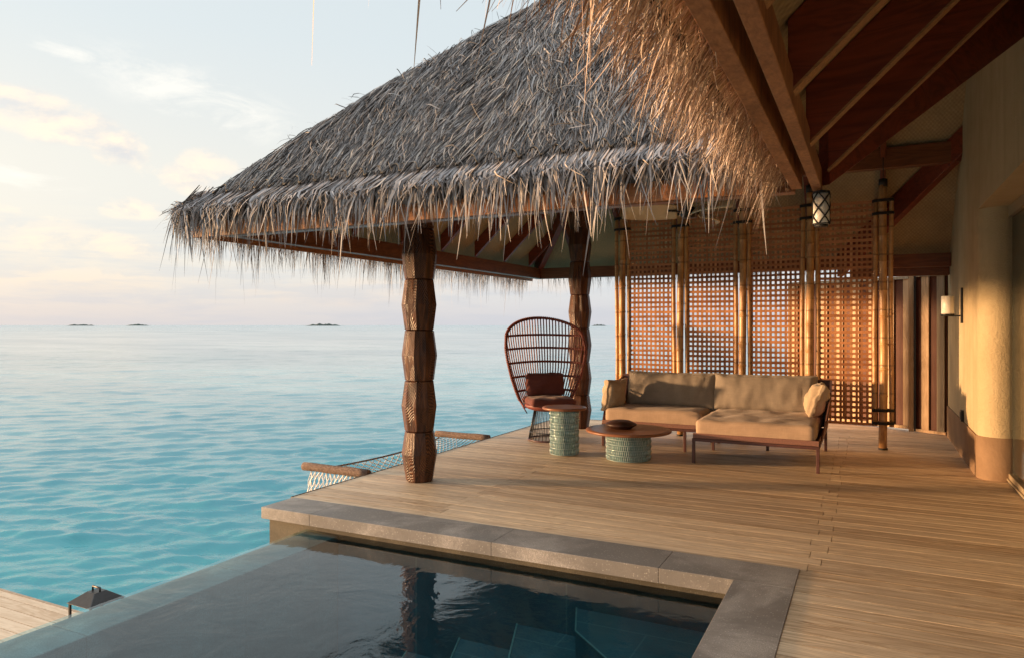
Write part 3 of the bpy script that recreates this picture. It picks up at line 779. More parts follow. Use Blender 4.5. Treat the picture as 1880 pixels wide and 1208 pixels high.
# ragged tuft that sticks out of the near left corner
n = 240; K = 5
cx = np.array([EX0+.08, EY0+.08, ZE+.02]); az = R(225)+rng.normal(size=n)*.75; el = rng.normal(size=n)*.12-.02
L0 = .06+rng.random(n)*.13
dr = np.stack([np.cos(az)*np.cos(el), np.sin(az)*np.cos(el), np.sin(el)], 1)
P = np.stack([cx+rng.normal(size=(n, 3))*np.array([.07, .07, .03])-dr*.1*0+dr*(L0*f)[:, None]-np.array([0, 0, 1])*(L0*f*f*(.15+.8*rng.random(n)))[:, None] for f in np.linspace(-.5, 1, K)], 1)
tw = rng.random(n)*3.1; sdv = np.stack([-np.sin(az)*np.cos(tw), np.cos(az)*np.cos(tw), np.sin(tw)], 1)
tuft = (P, np.repeat(sdv[:, None], K, 1), ((.004+rng.random(n)*.006)[:, None]*np.array([1, 1, .9, .6, .15])[None]))
def pad(t, K):   # resample ribbon to K points
    P, Wd, w = t; k = P.shape[1]
    if k == K: return t
    xs = np.linspace(0, k-1, K); i = np.clip(np.floor(xs).astype(int), 0, k-2); f = (xs-i)
    return (P[:, i]*(1-f)[None, :, None]+P[:, i+1]*f[None, :, None], Wd[:, i], w[:, i]*(1-f)+w[:, i+1]*f)
o = ribbons('eave_fringe', *cat(fa, fb, fc, pad(tuft, 6)), fringe_m, roof); tag(o, kind='stuff')
ds = lambda s_: np.interp(s_, [.3, .9, 1.4, 4.0], [1.15, 1.1, 1.05, .9])
f1 = fringe('M', .2, EY0+.05, 1000, .06, .30, .004, .011, .05, .30, dropscale=ds, out1=.24)
f4 = fringe('M', .2, EY0+.05, 1100, .04, .24, .004, .010, .02, .2, out0=-.13, out1=.02)
f6 = fringe('M', .66, 1.7, 40, .33, .56, .005, .010, 0, 0, out0=.0, out1=.26)
f2 = fringe('M', -2, .4, 500, .10, .34, .004, .009, .05, .25, out1=.14)
f3 = fringe('M', 1.6, EY0+.1, 850, .04, .22, .004, .009, .02, .2, t_hi=.5, out0=.05, out1=.30)
n = 1350; yy = .9+rng.random(n)**.8*3.22; ln = .06+rng.random(n)**1.6*.24; j1 = rng.normal(size=n)*.035+(vnoise(np.stack([yy, yy*0], 1), 5, 9)-.5)*.12; j2 = j1*2+rng.normal(size=n)*.05
x0 = -.392-rng.random(n)*.03; z0_ = 2.215+rng.random(n)*.10; slope = .55+rng.random(n)*.9
pts = []
for f in np.linspace(0, 1, 6):
    pts.append(np.stack([x0-ln*f*np.cos(np.arctan(slope))*(1-.25*f), yy+j1*f+(j2-j1)*f*f, z0_-ln*f*np.sin(np.arctan(slope))-ln*.35*f*f], 1))
P = np.stack(pts, 1); tw = rng.random(n)*3.1
sdv = np.stack([np.sin(tw)*.6, np.cos(tw), np.sin(tw)*.6], 1)
f5 = (P, np.repeat(sdv[:, None], 6, 1), (.004+rng.random(n)**2*.006)[:, None]*np.array([.9, 1, .9, .7, .45, .1])[None])
o = ribbons('eave_fringe', *cat(f1, f2, f3, f4, f5, f6), fresh_m, hroof); tag(o, kind='stuff')
# stitched cord in scallops along the front eave
m = MB(); s_ = EX0+.25
while s_ < EX1-.1:
    w = .155; pts = []
    for q in range(9):
        u = q/8; t = .095+.06*math.sin(math.pi*u)
        pts.append((s_+w*u, EY0+t, zt(t)+.060+.016*math.sin(math.pi*u)))
    m.tube(pts, .0105, 5); s_ += w
m.build('stitching_cord', black, roof)

# ceilings
m = MB()
for k in 'FBL': slope_surface(m, k, zcf, t0=.02, t1=HALF)
m.build('ceiling_matting', matting, roof)
m = MB()
for k in 'M': slope_surface(m, k, zcf, t0=.02, t1=HALF)
m.build('ceiling_matting', matting, hroof)
# plates, fascias
PT = .27; PB = 2.19; WX = .93
px0, px1, py0, py1 = EX0+PT, EX1+PT, EY0+PT, EY1-PT
def beam(name, a, b, w, h, mat, par, bevel=.006):
    m = MB(); m.bar(a, b, w, h); return m.build(name, mat, par, bevel=bevel)
beam('plate_beam', (px0-.05, py0, PB+.085), (px1-.14, py0, PB+.085), .10, .17, timber_x, roof)
beam('plate_beam', (px0, py0+.052, PB+.085), (px0, py1-.052, PB+.085), .10, .168, timber_y, roof)
beam('plate_beam', (px0-.05, py1, PB+.085), (WX-.005, py1, PB+.085), .10, .17, timber_x, roof)
fasm = wood('eave_fascia', (.42, .17, .06), (.24, .09, .035), 'X', 22, .5, .3)
beam('fascia_board', (EX0+.05, EY0+.07, ZC-.035), (EX1-.1, EY0+.07, ZC-.035), .025, .13, fasm, roof, .003)
beam('fascia_board', (EX0+.07, EY0+.085, ZC-.035), (EX0+.07, EY1-.1, ZC-.035), .025, .13, fasm, roof, .003)
for yy in (EY0+1.40, 9.46): beam('purlin', (-3.75, yy, 3.40), (.92, yy, 3.40), .12, .24, timber_x, roof)
beam('purlin', (-3.71, 5.5, 3.36), (-3.68, 9.39, 3.36), .11, .2, timber_y, roof)
# double plate of the house roof
m = MB(); m.box(-.385, -.328, -3, 4.24, 2.20, 2.37); m.build('eave_plate', plank, hroof, bevel=.004)
m = MB(); m.box(-.282, -.232, -3, 4.345, 2.20, 2.315); m.build('eave_plate', plank, hroof, bevel=.004)
beam('gate_header', (-.2, 10.72, 2.165), (WX-.004, 10.72, 2.165), .06, .15, timber_x, roof)
# rafters
def rafter(kind, s_, t0, t1, depth=.20, w=.06, mat=redwood, par=roof, nm='rafter', zoff=-.004):
    ex, ey = slope_pt(kind, t0, s_); fx, fy = slope_pt(kind, t1, s_)
    e = Vector(dirs(kind)[0])*(w/2); a = Vector((ex, ey, zcf(t0)+zoff)); b = Vector((fx, fy, zcf(t1)+zoff)); dn = Vector((0, 0, -depth))
    m = MB(); m.hexa([a-e+dn, a+e+dn, b+e+dn, b-e+dn], [a-e, a+e, b+e, b-e]); return m.build(nm, mat, par, bevel=.005)
def diag(c, dx, dy, t0, t1, depth, w, mat, par, nm='hip_rafter'):
    a = Vector((c[0]+dx*t0, c[1]+dy*t0, zcf(t0)-.002)); b = Vector((c[0]+dx*t1, c[1]+dy*t1, zcf(t1)-.002)); e = Vector((-dy, dx, 0)).normalized()*(w/2); dn = Vector((0, 0, -depth))
    m = MB(); m.hexa([a-e+dn, a+e+dn, b+e+dn, b-e+dn], [a-e, a+e, b+e, b-e]); return m.build(nm, mat, par, bevel=.005)
y = EY0+.95
while y < EY1-.5:
    tm = min(y-EY0, EY1-y)-.03
    rafter('L', y, PT+.04, tm, .20); y += .85
x = EX0+.95
while x < EX1+HALF:
    if x < .9:
        tm = min(x-EX0, HALF)-.03; tlo = max(PT+.05, x-EX1+.05)
        if tm > tlo: rafter('F', x, tlo, tm, .20, mat=redwood_y)
        rafter('B', x, PT+.05, tm, .20, mat=redwood_y)
    x += .85
diag((EX0, EY0), 1, 1, .2, HALF, .24, .09, redwood, roof); diag((EX0, EY1), 1, -1, .2, HALF, .24, .09, redwood, roof)
diag((EX1, EY0), 1, 1, PT+.01, HALF, .315, .09, redwood, hroof, 'valley_rafter'); diag((EX1, EY1), 1, -1, .15, 2.3, .31, .10, redwood, hroof, 'hip_brace')
ropem = wood('rafter_edge_rope', (.46, .24, .10), (.22, .10, .04), 'X', 60, .6, .5)
for y in (-1.3, -.48, .3, 1.09, 1.88, 2.66, 3.45, 4.27):
    t0 = max(.25, y-EY0+.06)
    rf_ = rafter('M', y, t0, 3.2, .26, .07, redwood, hroof)
    r_ = MB()
    a = Vector((EX1+t0, y-.034, zcf(t0)-.266)); b = Vector((EX1+3.2, y-.034, zcf(3.2)-.266))
    r_.bar(a+Vector((0, .034, 0)), b+Vector((0, .034, 0)), .073, .010); r_.build('rafter_edge', ropem, rf_)
beam('ridge_beam', (EX0+HALF, RY, zcf(HALF)-.12), (2.8, RY, zcf(HALF)-.12), .12, .2, timber_x, roof)

# ================================================================ house wall
WX = .93
house = thing('house_wall', (WX, 7.5, 0), 'cream rendered house wall with brown plinth, rounded end and deep sliding door opening', 'wall')
tt = WX-EX1
def ztop(y): return ZC+.03+SL*min(max(tt, min(y-EY0, EY1-y)), HALF)
m = MB()
def wallpoly(ya, yb, z0, nseg=14, x0=WX, x1=WX+.35):
    for i in range(nseg):
        a = ya+(yb-ya)*i/nseg; b = ya+(yb-ya)*(i+1)/nseg
        m.hexa([(x0, a, z0), (x1, a, z0), (x1, b, z0), (x0, b, z0)], [(x0, a, ztop(a)), (x1, a, ztop(a)), (x1, b, ztop(b)), (x0, b, ztop(b))])
    return m
YC = 8.12; HZ = 2.55
# one clean shell: front face polygon strip pieces
def face(ya, yb, z0, nseg):
    vs = []
    for i in range(nseg+1):
        y = ya+(yb-ya)*i/nseg; vs += [(WX, y, z0), (WX, y, ztop(y))]
    m.add(vs, [(2*i, 2*i+1, 2*i+3, 2*i+2) for i in range(nseg)])
PLZ = .40
face(YC, 11.6, PLZ, 24); face(-3, YC, HZ, 60)
m.add([(WX, 11.6, PLZ), (WX, 11.6, 3.9), (WX+1.5, 11.6, 3.9), (WX+1.5, 11.6, PLZ)], [(0, 1, 2, 3)])
m.add([(WX, -3, HZ), (WX, YC, HZ), (WX+.45, YC, HZ), (WX+.45, -3, HZ)], [(0, 1, 2, 3)])     # soffit of the opening
m.build('wall', plaster, house)
m = MB(); RC = .175
m.lathe((WX+RC, YC, PLZ), [(RC, 0), (RC, HZ-PLZ)], 40, True, False)
m.build('rounded_end', plaster, house)
m = MB(); m.lathe((WX+RC, YC, 0), [(RC+.012, 0), (RC+.012, PLZ-.004), (RC-.001, PLZ+.004)], 40, True, False)
m.box(WX-.013, WX+.12, YC+.02, 11.6, 0, PLZ)
m.build('plinth', plinthm, house)
DXX = WX+.26
m = MB()
m.box(DXX-.035, DXX+.04, -3, YC+.02, .0, .085); m.box(DXX-.05, DXX-.036, -3, YC+.0, .02, .04)
m.box(DXX-.035, DXX+.04, -3, YC+.02, HZ-.10, HZ-.003)
for y in (8.0, 6.3, 4.4, 2.4): m.box(DXX-.02, DXX+.02, y-.03, y+.03, .086, HZ-.101)
door = m.build('sliding_door', frame_m, house, bevel=.003)
m = MB(); m.box(DXX-.004, DXX+.004, -3, YC+.02, .087, HZ-.102); m.build('door_glass', pane, door)
m = MB(); vs = []; K = 500
for i in range(K+1):
    y = -2+(YC+2)*i/K; xo = DXX+.16+.025*math.sin(y*70)+.012*math.sin(y*23); vs += [(xo, y, .02), (xo, y, HZ-.02)]
m.add(vs, [(2*i, 2*i+1, 2*i+3, 2*i+2) for i in range(K)], True); m.build('curtain', curtainm, house)
m = MB(); m.box(DXX+.40, DXX+.45, -3, 12, 0, 5.0); m.box(DXX-.04, DXX+.5, -3, YC, -.01, .012); m.build('room_wall', plain('dark_room', (.05, .045, .035), .8), house)

# wall lamp
wl = thing('wall_lamp', (WX-.005, 9.27, 1.67), 'small wall lamp with white glass cylinder on a black bracket', 'wall lamp')
m = MB(); m.box(WX-.022, WX-.002, 9.24, 9.30, 1.47, 1.86); m.build('backplate', iron, wl, bevel=.003)
m = MB(); m.box(WX-.15, WX-.022, 9.255, 9.285, 1.545, 1.56); m.lathe((WX-.145, 9.27, 1.55), [(.068, 0), (.068, .022)], 28); m.build('arm', iron, wl)
m = MB(); m.lathe((WX-.145, 9.27, 1.573), [(.058, 0), (.062, .004), (.062, .195), (.058, .198), (.05, .198)], 28); m.build('glass_shade', opal, wl)
sk = MB(); sk.box(WX-.03, WX-.002, 9.17, 9.27, .40, .52); sk.box(WX-.036, WX-.03, 9.19, 9.25, .42, .50)
o = sk.build('wall_socket', iron, bevel=.004); tag(o, 'small black socket box low on the cream wall above the brown plinth', 'socket')

# ================================================================ plank gate / fence at the rear
fence = thing('plank_fence', (.3, 11.3, 0), 'tall slatted fence of alternating pale pine and dark red boards beside the house wall', 'fence')
gate = thing('plank_gate', (.7, 11.1, 0), 'grey and red board gate hung between the fence and the house wall', 'gate')
def fence_run(a, b, par, z0, z1, seq, width=.115):
    a = Vector((*a, 0)); b = Vector((*b, 0)); d = (b-a); Ln = d.length; d.normalize(); nrm = Vector((d.y, -d.x, 0)); 
    k = 0; s_ = 0
    while s_ < Ln-.02:
        kind = seq[k % len(seq)]; w = min(width*(1 if kind != 'd' else 1.0), Ln-s_)
        c = a+d*(s_+w/2)+nrm*(.014 if kind != 'd' else -.012)
        m = MB(); m.obox((c.x, c.y, (z0+z1)/2), d, nrm, (0,0,1), w/2-.002, .011, (z1-z0)/2)
        m.build('board', {'l': fencelt, 'd': fencedk, 'g': fencegr}[kind], par, bevel=.002)
        s_ += w; k += 1
    m = MB(); m.obox(((a+b)/2)[:2]+((z0+z1)/2,) if False else ((a.x+b.x)/2-nrm.x*.03, (a.y+b.y)/2-nrm.y*.03, (z0+z1)/2), d, nrm, (0,0,1), Ln/2, .004, (z1-z0)/2); m.build('light_blocker', fencedk, par)  # sheet added behind the boards to keep light out of the gaps
    for z in (z0-.02, z1+.02):
        m = MB(); m.bar(a+Vector((0,0,z)), b+Vector((0,0,z)), .075, .04); m.build('rail', fencelt if z < 1 else fencegr, par, bevel=.003)
fence_run((-1.1, 12.10), (.50, 11.22), fence, .07, 2.08, 'ldld', .125)
for x, y in ((.52, 11.20), (-1.12, 12.12)):
    m = MB(); m.box(x-.03, x+.03, y-.03, y+.03, 0, 2.12); m.build('post', fencelt, fence, bevel=.003)
fence_run((.56, 11.15), (.92, 10.93), gate, .05, 2.10, 'dldg', .10)
m = MB(); m.box(.548, .572, 11.10, 11.18, .02, 2.12); m.build('gate_stile', iron, gate)

# ================================================================ bamboo screen
scr = thing('bamboo_screen', (-1.43, 9.4, 0), 'tall four panel bamboo lattice screen with lashed poles standing behind the sofa', 'screen')
SY = 9.40; xs = [.15-.79*i for i in range(5)]
def bpole(x, y, r, z0, z1, seed):
    m = MB(); pts = []; rv = []; z = z0; rr = random.Random(seed); nxt = z0+rr.uniform(.12, .3); k = 0
    nodes = []; q = nxt
    while q < z1: nodes.append(q); q += rr.uniform(.27, .36)
    zs = sorted(set([z0, z1]+[z0+(z1-z0)*i/14 for i in range(15)]+[n_+d for n_ in nodes for d in (-.016, -.006, 0, .006, .016) if z0 < n_+d < z1]))
    ph = rr.uniform(0, 6)
    for z in zs:
        b = max([1-abs(z-n_)/.014 for n_ in nodes]+[0]); pts.append((x+.006*math.sin(z*2.1+ph), y+.004*math.sin(z*1.7+ph), z)); rv.append(r*(1+.13*b)*(1-.05*(z-z0)/3))
    m.tube(pts, r, 14, rv=rv); return m
for i, x in enumerate(xs):
    mp = bpole(x, SY, .046, .02, 3.08, i).build('main_pole', bamboo, scr)
    m = MB(); m.lathe((x, SY, 0), [(.05, 0), (.05, .02)], 16); m.build('pole_foot', black, mp)
    m = MB(); m.lathe((x, SY, 3.06), [(.047, 0), (.047, .09), (.02, .10)], 16); m.tube([(x, SY, 3.15), (x, SY, 3.6)], .006, 6); m.build('pole_cap', black, mp)
    for s_ in (-1, 1):
        if (i == 0 and s_ == 1): bpole(x+.083, SY+.01, .026, .27, 2.93, 20+i).build('side_pole', bamboo, scr); continue
        if (i == 4 and s_ == -1): bpole(x-.083, SY+.01, .026, .27, 2.93, 40+i).build('side_pole', bamboo, scr); continue
        bpole(x+s_*.083, SY, .026, .27, 2.93, 60+i*2+s_).build('side_pole', bamboo, scr)
    for z in (.31, .46, 2.75, 2.90):
        m = MB()
        for k in range(3):
            pts = []
            for q in range(24):
                a = 2*math.pi*q/24; ca, sa = math.cos(a), math.sin(a)
                pts.append((x+.113*math.copysign(abs(ca)**.6, ca), SY+.055*math.copysign(abs(sa)**.7, sa), z+(k-1)*.011+.004*ca))
            m.tube(pts, .0068, 6, closed=True)
        m.build('lashing', black, scr)
rl = random.Random(9)
for i in range(4):
    xa = xs[i+1]+.108; xb = xs[i]-.108; ncol = 10; pitch = (xb-xa)/ncol
    mv = MB(); mh = MB()
    for c in range(ncol+1):
        x = xa+pitch*c+rl.uniform(-.003, .003); w = .028+rl.uniform(-.003, .003); dx = rl.uniform(-.004, .004)
        mv.hexa([(x-w/2, SY+.004, .29), (x+w/2, SY+.004, .29), (x+w/2, SY+.010, .29), (x-w/2, SY+.010, .29)], [(x-w/2+dx, SY+.004, 2.90), (x+w/2+dx, SY+.004, 2.90), (x+w/2+dx, SY+.010, 2.90), (x-w/2+dx, SY+.010, 2.90)])
    mv.build('upright_slats', slat_v, scr)
    z = .29; r_ = 0
    while z < 2.905:
        w = .030+rl.uniform(-.004, .005); dz = rl.uniform(-.009, .009)
        nseg = 10; vs = []
        for k in range(nseg+1):
            x = xa-.012+(xb-xa+.024)*k/nseg; zz = z+dz*(k/nseg-.5)+rl.uniform(-.0015, .0015); yy = SY-.004+.003*math.sin(k*1.5+r_)
            vs += [(x, yy-.005, zz-w/2), (x, yy-.005, zz+w/2), (x, yy+.003, zz+w/2), (x, yy+.003, zz-w/2)]
        fs = []
        for k in range(nseg):
            for q in range(4): fs.append((4*k+q, 4*k+(q+1) % 4, 4*k+4+(q+1) % 4, 4*k+4+q))
        fs += [(0, 3, 2, 1), (4*nseg, 4*nseg+1, 4*nseg+2, 4*nseg+3)]
        mh.add(vs, fs); z += .0635; r_ += 1
    mh.build('cross_slats', slat_h, scr)

# ================================================================ sofa modules
def leg(m, x, y, z1, s_=.016): m.box(x-s_, x+s_, y-s_, y+s_, 0, z1)
ch = thing('chaise_sofa', (-1.05, 8.3, 0), 'deep right-hand sofa module with taupe cushions on thin rust metal legs', 'sofa', 'modules of the corner sofa')
CX0, CX1, CY0, CY1 = -1.67, -.43, 7.58, 9.03
m = MB(); rz = .262
m.box(CX0, CX1, CY0, CY0+.035, rz-.03, rz); m.box(CX0, CX0+.035, CY0+.036, CY1, rz-.03, rz); m.box(CX1-.035, CX1, CY0+.036, CY1, rz-.03, rz); m.box(CX0+.036, CX1-.036, CY1-.035, CY1, rz-.03, rz)
m.box(CX0+.02, CX1-.02, CY0+.036, CY1-.036, rz-.008, rz+.006); m.build('base_frame', rustf, ch, bevel=.004)
m = MB(); m.box(CX0+.01, CX1-.004, CY0+.004, CY0+.016, rz+.002, rz+.055); m.box(CX1-.018, CX1-.006, CY0+.018, CY1-.05, rz+.002, rz+.05); m.build('seat_tray', rustpale, ch, bevel=.004)
for x, y in ((CX0+.016, CY0+.016), (CX1-.016, CY0+.016), (CX0+.016, CY1-.016), (CX1-.016, CY1-.016), (CX0+.62, CY1-.30), (CX0+.05, CY1-.55)):
    m = MB(); leg(m, x, y, rz-.031); m.build('leg', rustf, ch, bevel=.003)
m = MB(); rounded(m, ((CX0+CX1)/2-.005, (CY0+CY1)/2-.03, rz+.045+.062), (CX1-CX0)/2-.035, (CY1-CY0)/2-.045, .088, .048, n=26, puff=.010, wr=.0035, seed=1, wf=4); m.build('seat_cushion', seatm, ch)
bu = Vector((0, .26, 1)).normalized(); bn = Vector((0, -1, .26)).normalized()
m = MB(); rounded(m, (CX0+.56, 8.83, .645), .585, .222, .088, .055, ax=(1,0,0), ay=bu, az=bn, n=40, puff=.036, wr=.0055, seed=4, wf=6, corner=.022, ws=(1.5, .5, 1)); m.build('back_cushion', taupe, ch)
m = MB(); m.box(CX0+.03, CX1-.02, CY1-.012, CY1+.012, rz+.01, .30); m.bar((CX0+.03, CY1+.005, .29), (CX0+.03, CY1+.10, .80), .022, .022); m.bar((CX1-.02, CY1+.005, .26), (CX1+.03, CY1+.10, .80), .022, .022); m.bar((CX0+.03, CY1+.10, .80), (CX1+.03, CY1+.10, .80), .022, .022)
vs = [(CX0+.035, CY1+.01, .29), (CX1-.02, CY1+.01, .29), (CX1+.025, CY1+.095, .79), (CX0+.035, CY1+.095, .79)]
m.hexa(vs, [(a, b+.008, c) for a, b, c in vs]); m.build('back_frame', rustf, ch)
# right arm: slanting mesh panel between two stays
m = MB(); m.bar((CX1-.005, CY0+.85, .25), (CX1+.055, CY0+.98, .70), .02, .02); m.bar((CX1+.055, CY0+.98, .70), (CX1+.035, CY1+.09, .80), .022, .022); m.bar((CX1-.005, CY0+.02, .262), (CX1-.002, CY0+.85, .30), .02, .02)
m.build('arm_frame', rustf, ch)
m = MB(); vs = [(CX1-.002, CY0+.30, .28), (CX1+.05, CY0+.97, .68), (CX1+.03, CY1+.06, .78), (CX1-.005, CY1, .27)]
m.hexa(vs, [(a+.012, b, c) for a, b, c in vs]); m.build('arm_panel', rustpale, ch)

sf = thing('sofa', (-2.28, 8.65, 0), 'shallow left-hand sofa module with one long taupe back cushion beside the round coffee table', 'sofa', 'modules of the corner sofa')
SX0, SX1, SY0, SY1 = -2.89, -1.69, 8.20, 9.03
m = MB(); m.box(SX0, SX1, SY0, SY0+.035, rz-.03, rz); m.box(SX0, SX0+.035, SY0+.036, SY1, rz-.03, rz); m.box(SX1-.035, SX1, SY0+.036, SY1, rz-.03, rz); m.box(SX0+.036, SX1-.036, SY1-.035, SY1, rz-.03, rz)
m.box(SX0+.02, SX1-.02, SY0+.036, SY1-.036, rz-.008, rz+.006); m.build('base_frame', rustf, sf, bevel=.004)
m = MB(); m.box(SX0+.004, SX1-.01, SY0+.004, SY0+.016, rz+.002, rz+.05); m.build('seat_tray', rustpale, sf, bevel=.004)
for x, y in ((SX0+.016, SY0+.016), (SX1-.2, SY0+.016), (SX0+.016, SY1-.016), (SX1-.05, SY1-.016)):
    m = MB(); leg(m, x, y, rz-.031); m.build('leg', rustf, sf, bevel=.003)
m = MB(); rounded(m, ((SX0+SX1)/2+.01, (SY0+SY1)/2-.03, rz+.045+.062), (SX1-SX0)/2-.02, (SY1-SY0)/2-.045, .088, .048, n=26, puff=.010, wr=.0035, seed=2, wf=4); m.build('seat_cushion', seatm, sf)
m = MB(); rounded(m, (SX0+.70, 8.83, .645), .56, .222, .088, .055, ax=(1,0,0), ay=bu, az=bn, n=40, puff=.036, wr=.0055, seed=9, wf=6, corner=.022, ws=(1.5, .5, 1)); m.build('back_cushion', taupe, sf)
m = MB(); m.bar((SX0+.01, SY1+.005, .26), (SX0-.02, SY1+.10, .78), .022, .022); m.bar((SX1, SY1+.005, .29), (SX1, SY1+.10, .80), .022, .022); m.bar((SX0-.02, SY1+.10, .80), (SX1, SY1+.10, .80), .022, .022)
vs = [(SX0+.035, SY1+.01, .29), (SX1-.02, SY1+.01, .29), (SX1-.02, SY1+.095, .79), (SX0+.0, SY1+.095, .79)]
m.hexa(vs, [(a, b+.008, c) for a, b, c in vs]); m.build('back_frame', rustf, sf)
m = MB(); m.bar((SX0+.005, SY0+.02, .25), (SX0-.03, SY0+.30, .60), .018, .018); m.bar((SX0-.03, SY0+.30, .60), (SX0-.02, SY1+.09, .78), .018, .018)
vs = [(SX0+.0, SY0+.10, .28), (SX0-.028, SY0+.34, .58), (SX0-.02, SY1+.06, .76), (SX0+.0, SY1, .27)]
m.hexa(vs, [(a-.012, b, c) for a, b, c in vs]); m.build('arm_frame', rustf, sf)

pc = MB()
u = Vector((.28, 0, 1)).normalized()
rounded(pc, (SX0+.085, SY0+.22, .605), .175, .175, .07, .045, ax=Vector((.35, 1, 0)), ay=Vector((.16, -.05, 1)), az=Vector((1, -.35, -.18)), n=22, puff=.035, wr=.008, seed=3, wf=10, corner=.03)
o = pc.build('throw_pillow', sand); tag(o, 'square sand coloured pillow leaning on the left end of the shallow sofa', 'pillow', 'sand throw pillows at the sofa ends')
pc = MB()
rounded(pc, (CX1-.085, CY0+1.0, .625), .175, .180, .075, .045, ax=Vector((-.1, 1, 0)), ay=Vector((.33, .1, 1)), az=Vector((1, .1, -.33)), n=22, puff=.04, wr=.009, seed=6, wf=10, corner=.03)
o = pc.build('throw_pillow', sand); tag(o, 'square sand coloured pillow leaning on the right arm of the deep chaise module', 'pillow', 'sand throw pillows at the sofa ends')

# ================================================================ tables
def glass_base(t, c, r, z1, levels):
    m = MB(); m.lathe((*c, .004), [(r-.030, 0), (r-.030, z1-.01)], 48, True, False); m.build('inner_drum', tealin, t)
    m = MB(); n = int(2*math.pi*r/.0215); lh = (z1-.02)/levels
    for l in range(levels):
        z0 = .012+l*lh
        for i in range(n):
            a = 2*math.pi*(i+.5*(l % 2))/n; ca, sa = math.cos(a), math.sin(a)
            m.tube([(c[0]+r*ca, c[1]+r*sa, z0+.003), (c[0]+(r+.006)*ca, c[1]+(r+.006)*sa, z0+lh*.5), (c[0]+r*ca, c[1]+r*sa, z0+lh-.003)], .004, 5, rv=[.0034, .0062, .0034])
    m.build('glazed_rods', teal, t)
    for l in range(levels+1):
        m = MB(); z0 = .012+l*lh; pts = [(c[0]+r*math.cos(a), c[1]+r*math.sin(a), z0) for a in np.linspace(0, 2*math.pi, 49)[:-1]]
        m.tube(pts, .0045, 6, closed=True); m.build('ring', teal, t)
st_ = thing('side_table', (-3.07, 7.46, 0), 'tall small round table with wooden top on a green glazed drum beside the rust chair', 'table')
glass_base(st_, (-3.07, 7.46), .157, .505, 7)
m = MB(); m.lathe((-3.07, 7.46, .506), [(.238, 0), (.248, .006), (.250, .020), (.246, .026), (.2, .027)], 56); m.build('table_top', tabletop, st_)
ct = thing('coffee_table', (-2.33, 7.48, 0), 'low wide round table with wooden top on a glazed drum, before the sofa', 'table')
glass_base(ct, (-2.33, 7.48), .235, .300, 5)
m = MB(); m.lathe((-2.33, 7.48, .301), [(.445, 0), (.458, .006), (.460, .018), (.455, .025), (.4, .026)], 72); m.build('table_top', tabletop, ct)
bw_ = thing('lidded_bowl', (-2.42, 7.50, .328), 'dark brown flattened wooden bowl with lid on the low round table', 'bowl')
m = MB(); m.lathe((-2.42, 7.50, .328), [(.10, 0), (.115, .004), (.165, .036), (.172, .044)], 40, True); m.build('bowl', bowlm, bw_)
m = MB(); m.lathe((-2.42, 7.50, .3725), [(.172, 0), (.165, .010), (.10, .040), (.06, .046), (.02, .046)], 40, True); m.build('lid', bowlm, bw_)

# ================================================================ cord chair
chair = thing('peacock_chair', (-3.63, 8.30, 0), 'rust red round-backed cord lounge chair with wire cone base standing by the rear pillar', 'chair')
fy = R(-62)   # facing
fd = Vector((.62, -.78, 0)).normalized(); rt = Vector((-fd.y, fd.x, 0))*-1   # forward, and the sitter's left
rt = Vector((.78, .62, 0)).normalized()
CO = Vector((-3.63, 8.30, 0))
def cp3(p, q, back=0):
    # developed back-rest coordinate p across, q height -> world
    dep = -.30-.20*max(0, q-.5)+1.15*p*p*(1.0-.25*max(0, q-.9))
    dep = min(dep, .26)
    if q < .5: dep += (.5-q)*1.1
    return CO+rt*p+fd*(dep-back)+Vector((0, 0, q))
Wq = [.36, .42, .50, .62, .80, 1.0, 1.15, 1.28, 1.38, 1.46, 1.52, 1.545]
Wv = [.20, .30, .345, .395, .46, .51, .53, .515, .455, .345, .19, 0]
def Wf(q): return float(np.interp(q, Wq, Wv))
rim = []
for q in np.linspace(.42, 1.28, 22): rim.append(cp3(-Wf(q), q))
for a in np.linspace(0, math.pi, 30)[1:-1]:
    q = 1.28+.265*math.sin(a); p = -.515*math.cos(a); rim.append(cp3(p, q))
for q in np.linspace(1.28, .42, 22): rim.append(cp3(Wf(q), q))
m = MB(); m.tube(rim, .015, 10, cap=False)
# cord wrapping as small rings round the rim
for i in range(2, len(rim)-2):
    for f in (0, .5):
        p = rim[i].lerp(rim[i+1], f); t = (rim[i+1]-rim[i-1]).normalized()
        m.tube([p-t*.007, p+t*.007], .022, 7)
m.build('rim', rustm, chair)
m = MB()
NS = 28
def rimtop(p): 
    if abs(p) >= .515: return 1.28
    return 1.28+.265*math.sqrt(max(0, 1-(p/.515)**2))
for i in range(NS):
    s_ = -1+2*(i+.5)/NS; pts = []; q = .40
    while True:
        p = s_*float(np.interp(q, [.4, .62, .9, 1.25, 1.55], [.30, .38, .47, .53, .55]))
        if abs(s_) > .97 and False: break
        if q > rimtop(p): break
        pts.append(cp3(p, q)); q += .05
    p = s_*float(np.interp(q, [.4, .62, .9, 1.25, 1.55], [.30, .38, .47, .53, .55]))
    pts.append(cp3(p, min(q, rimtop(p))))
    m.tube(pts, .0085, 6)
m.build('spokes', rustm, chair)
for q in (.60, .78, .96, 1.14, 1.31):
    m = MB(); w = Wf(q)*.995
    if q > 1.28: w = .515*math.sqrt(1-((q-1.28)/.265)**2)
    m.tube([cp3(p, q+.015*math.cos(p*3), .010) for p in np.linspace(-w, w, 22)], .0145, 8); m.build('hoop', rustm, chair)
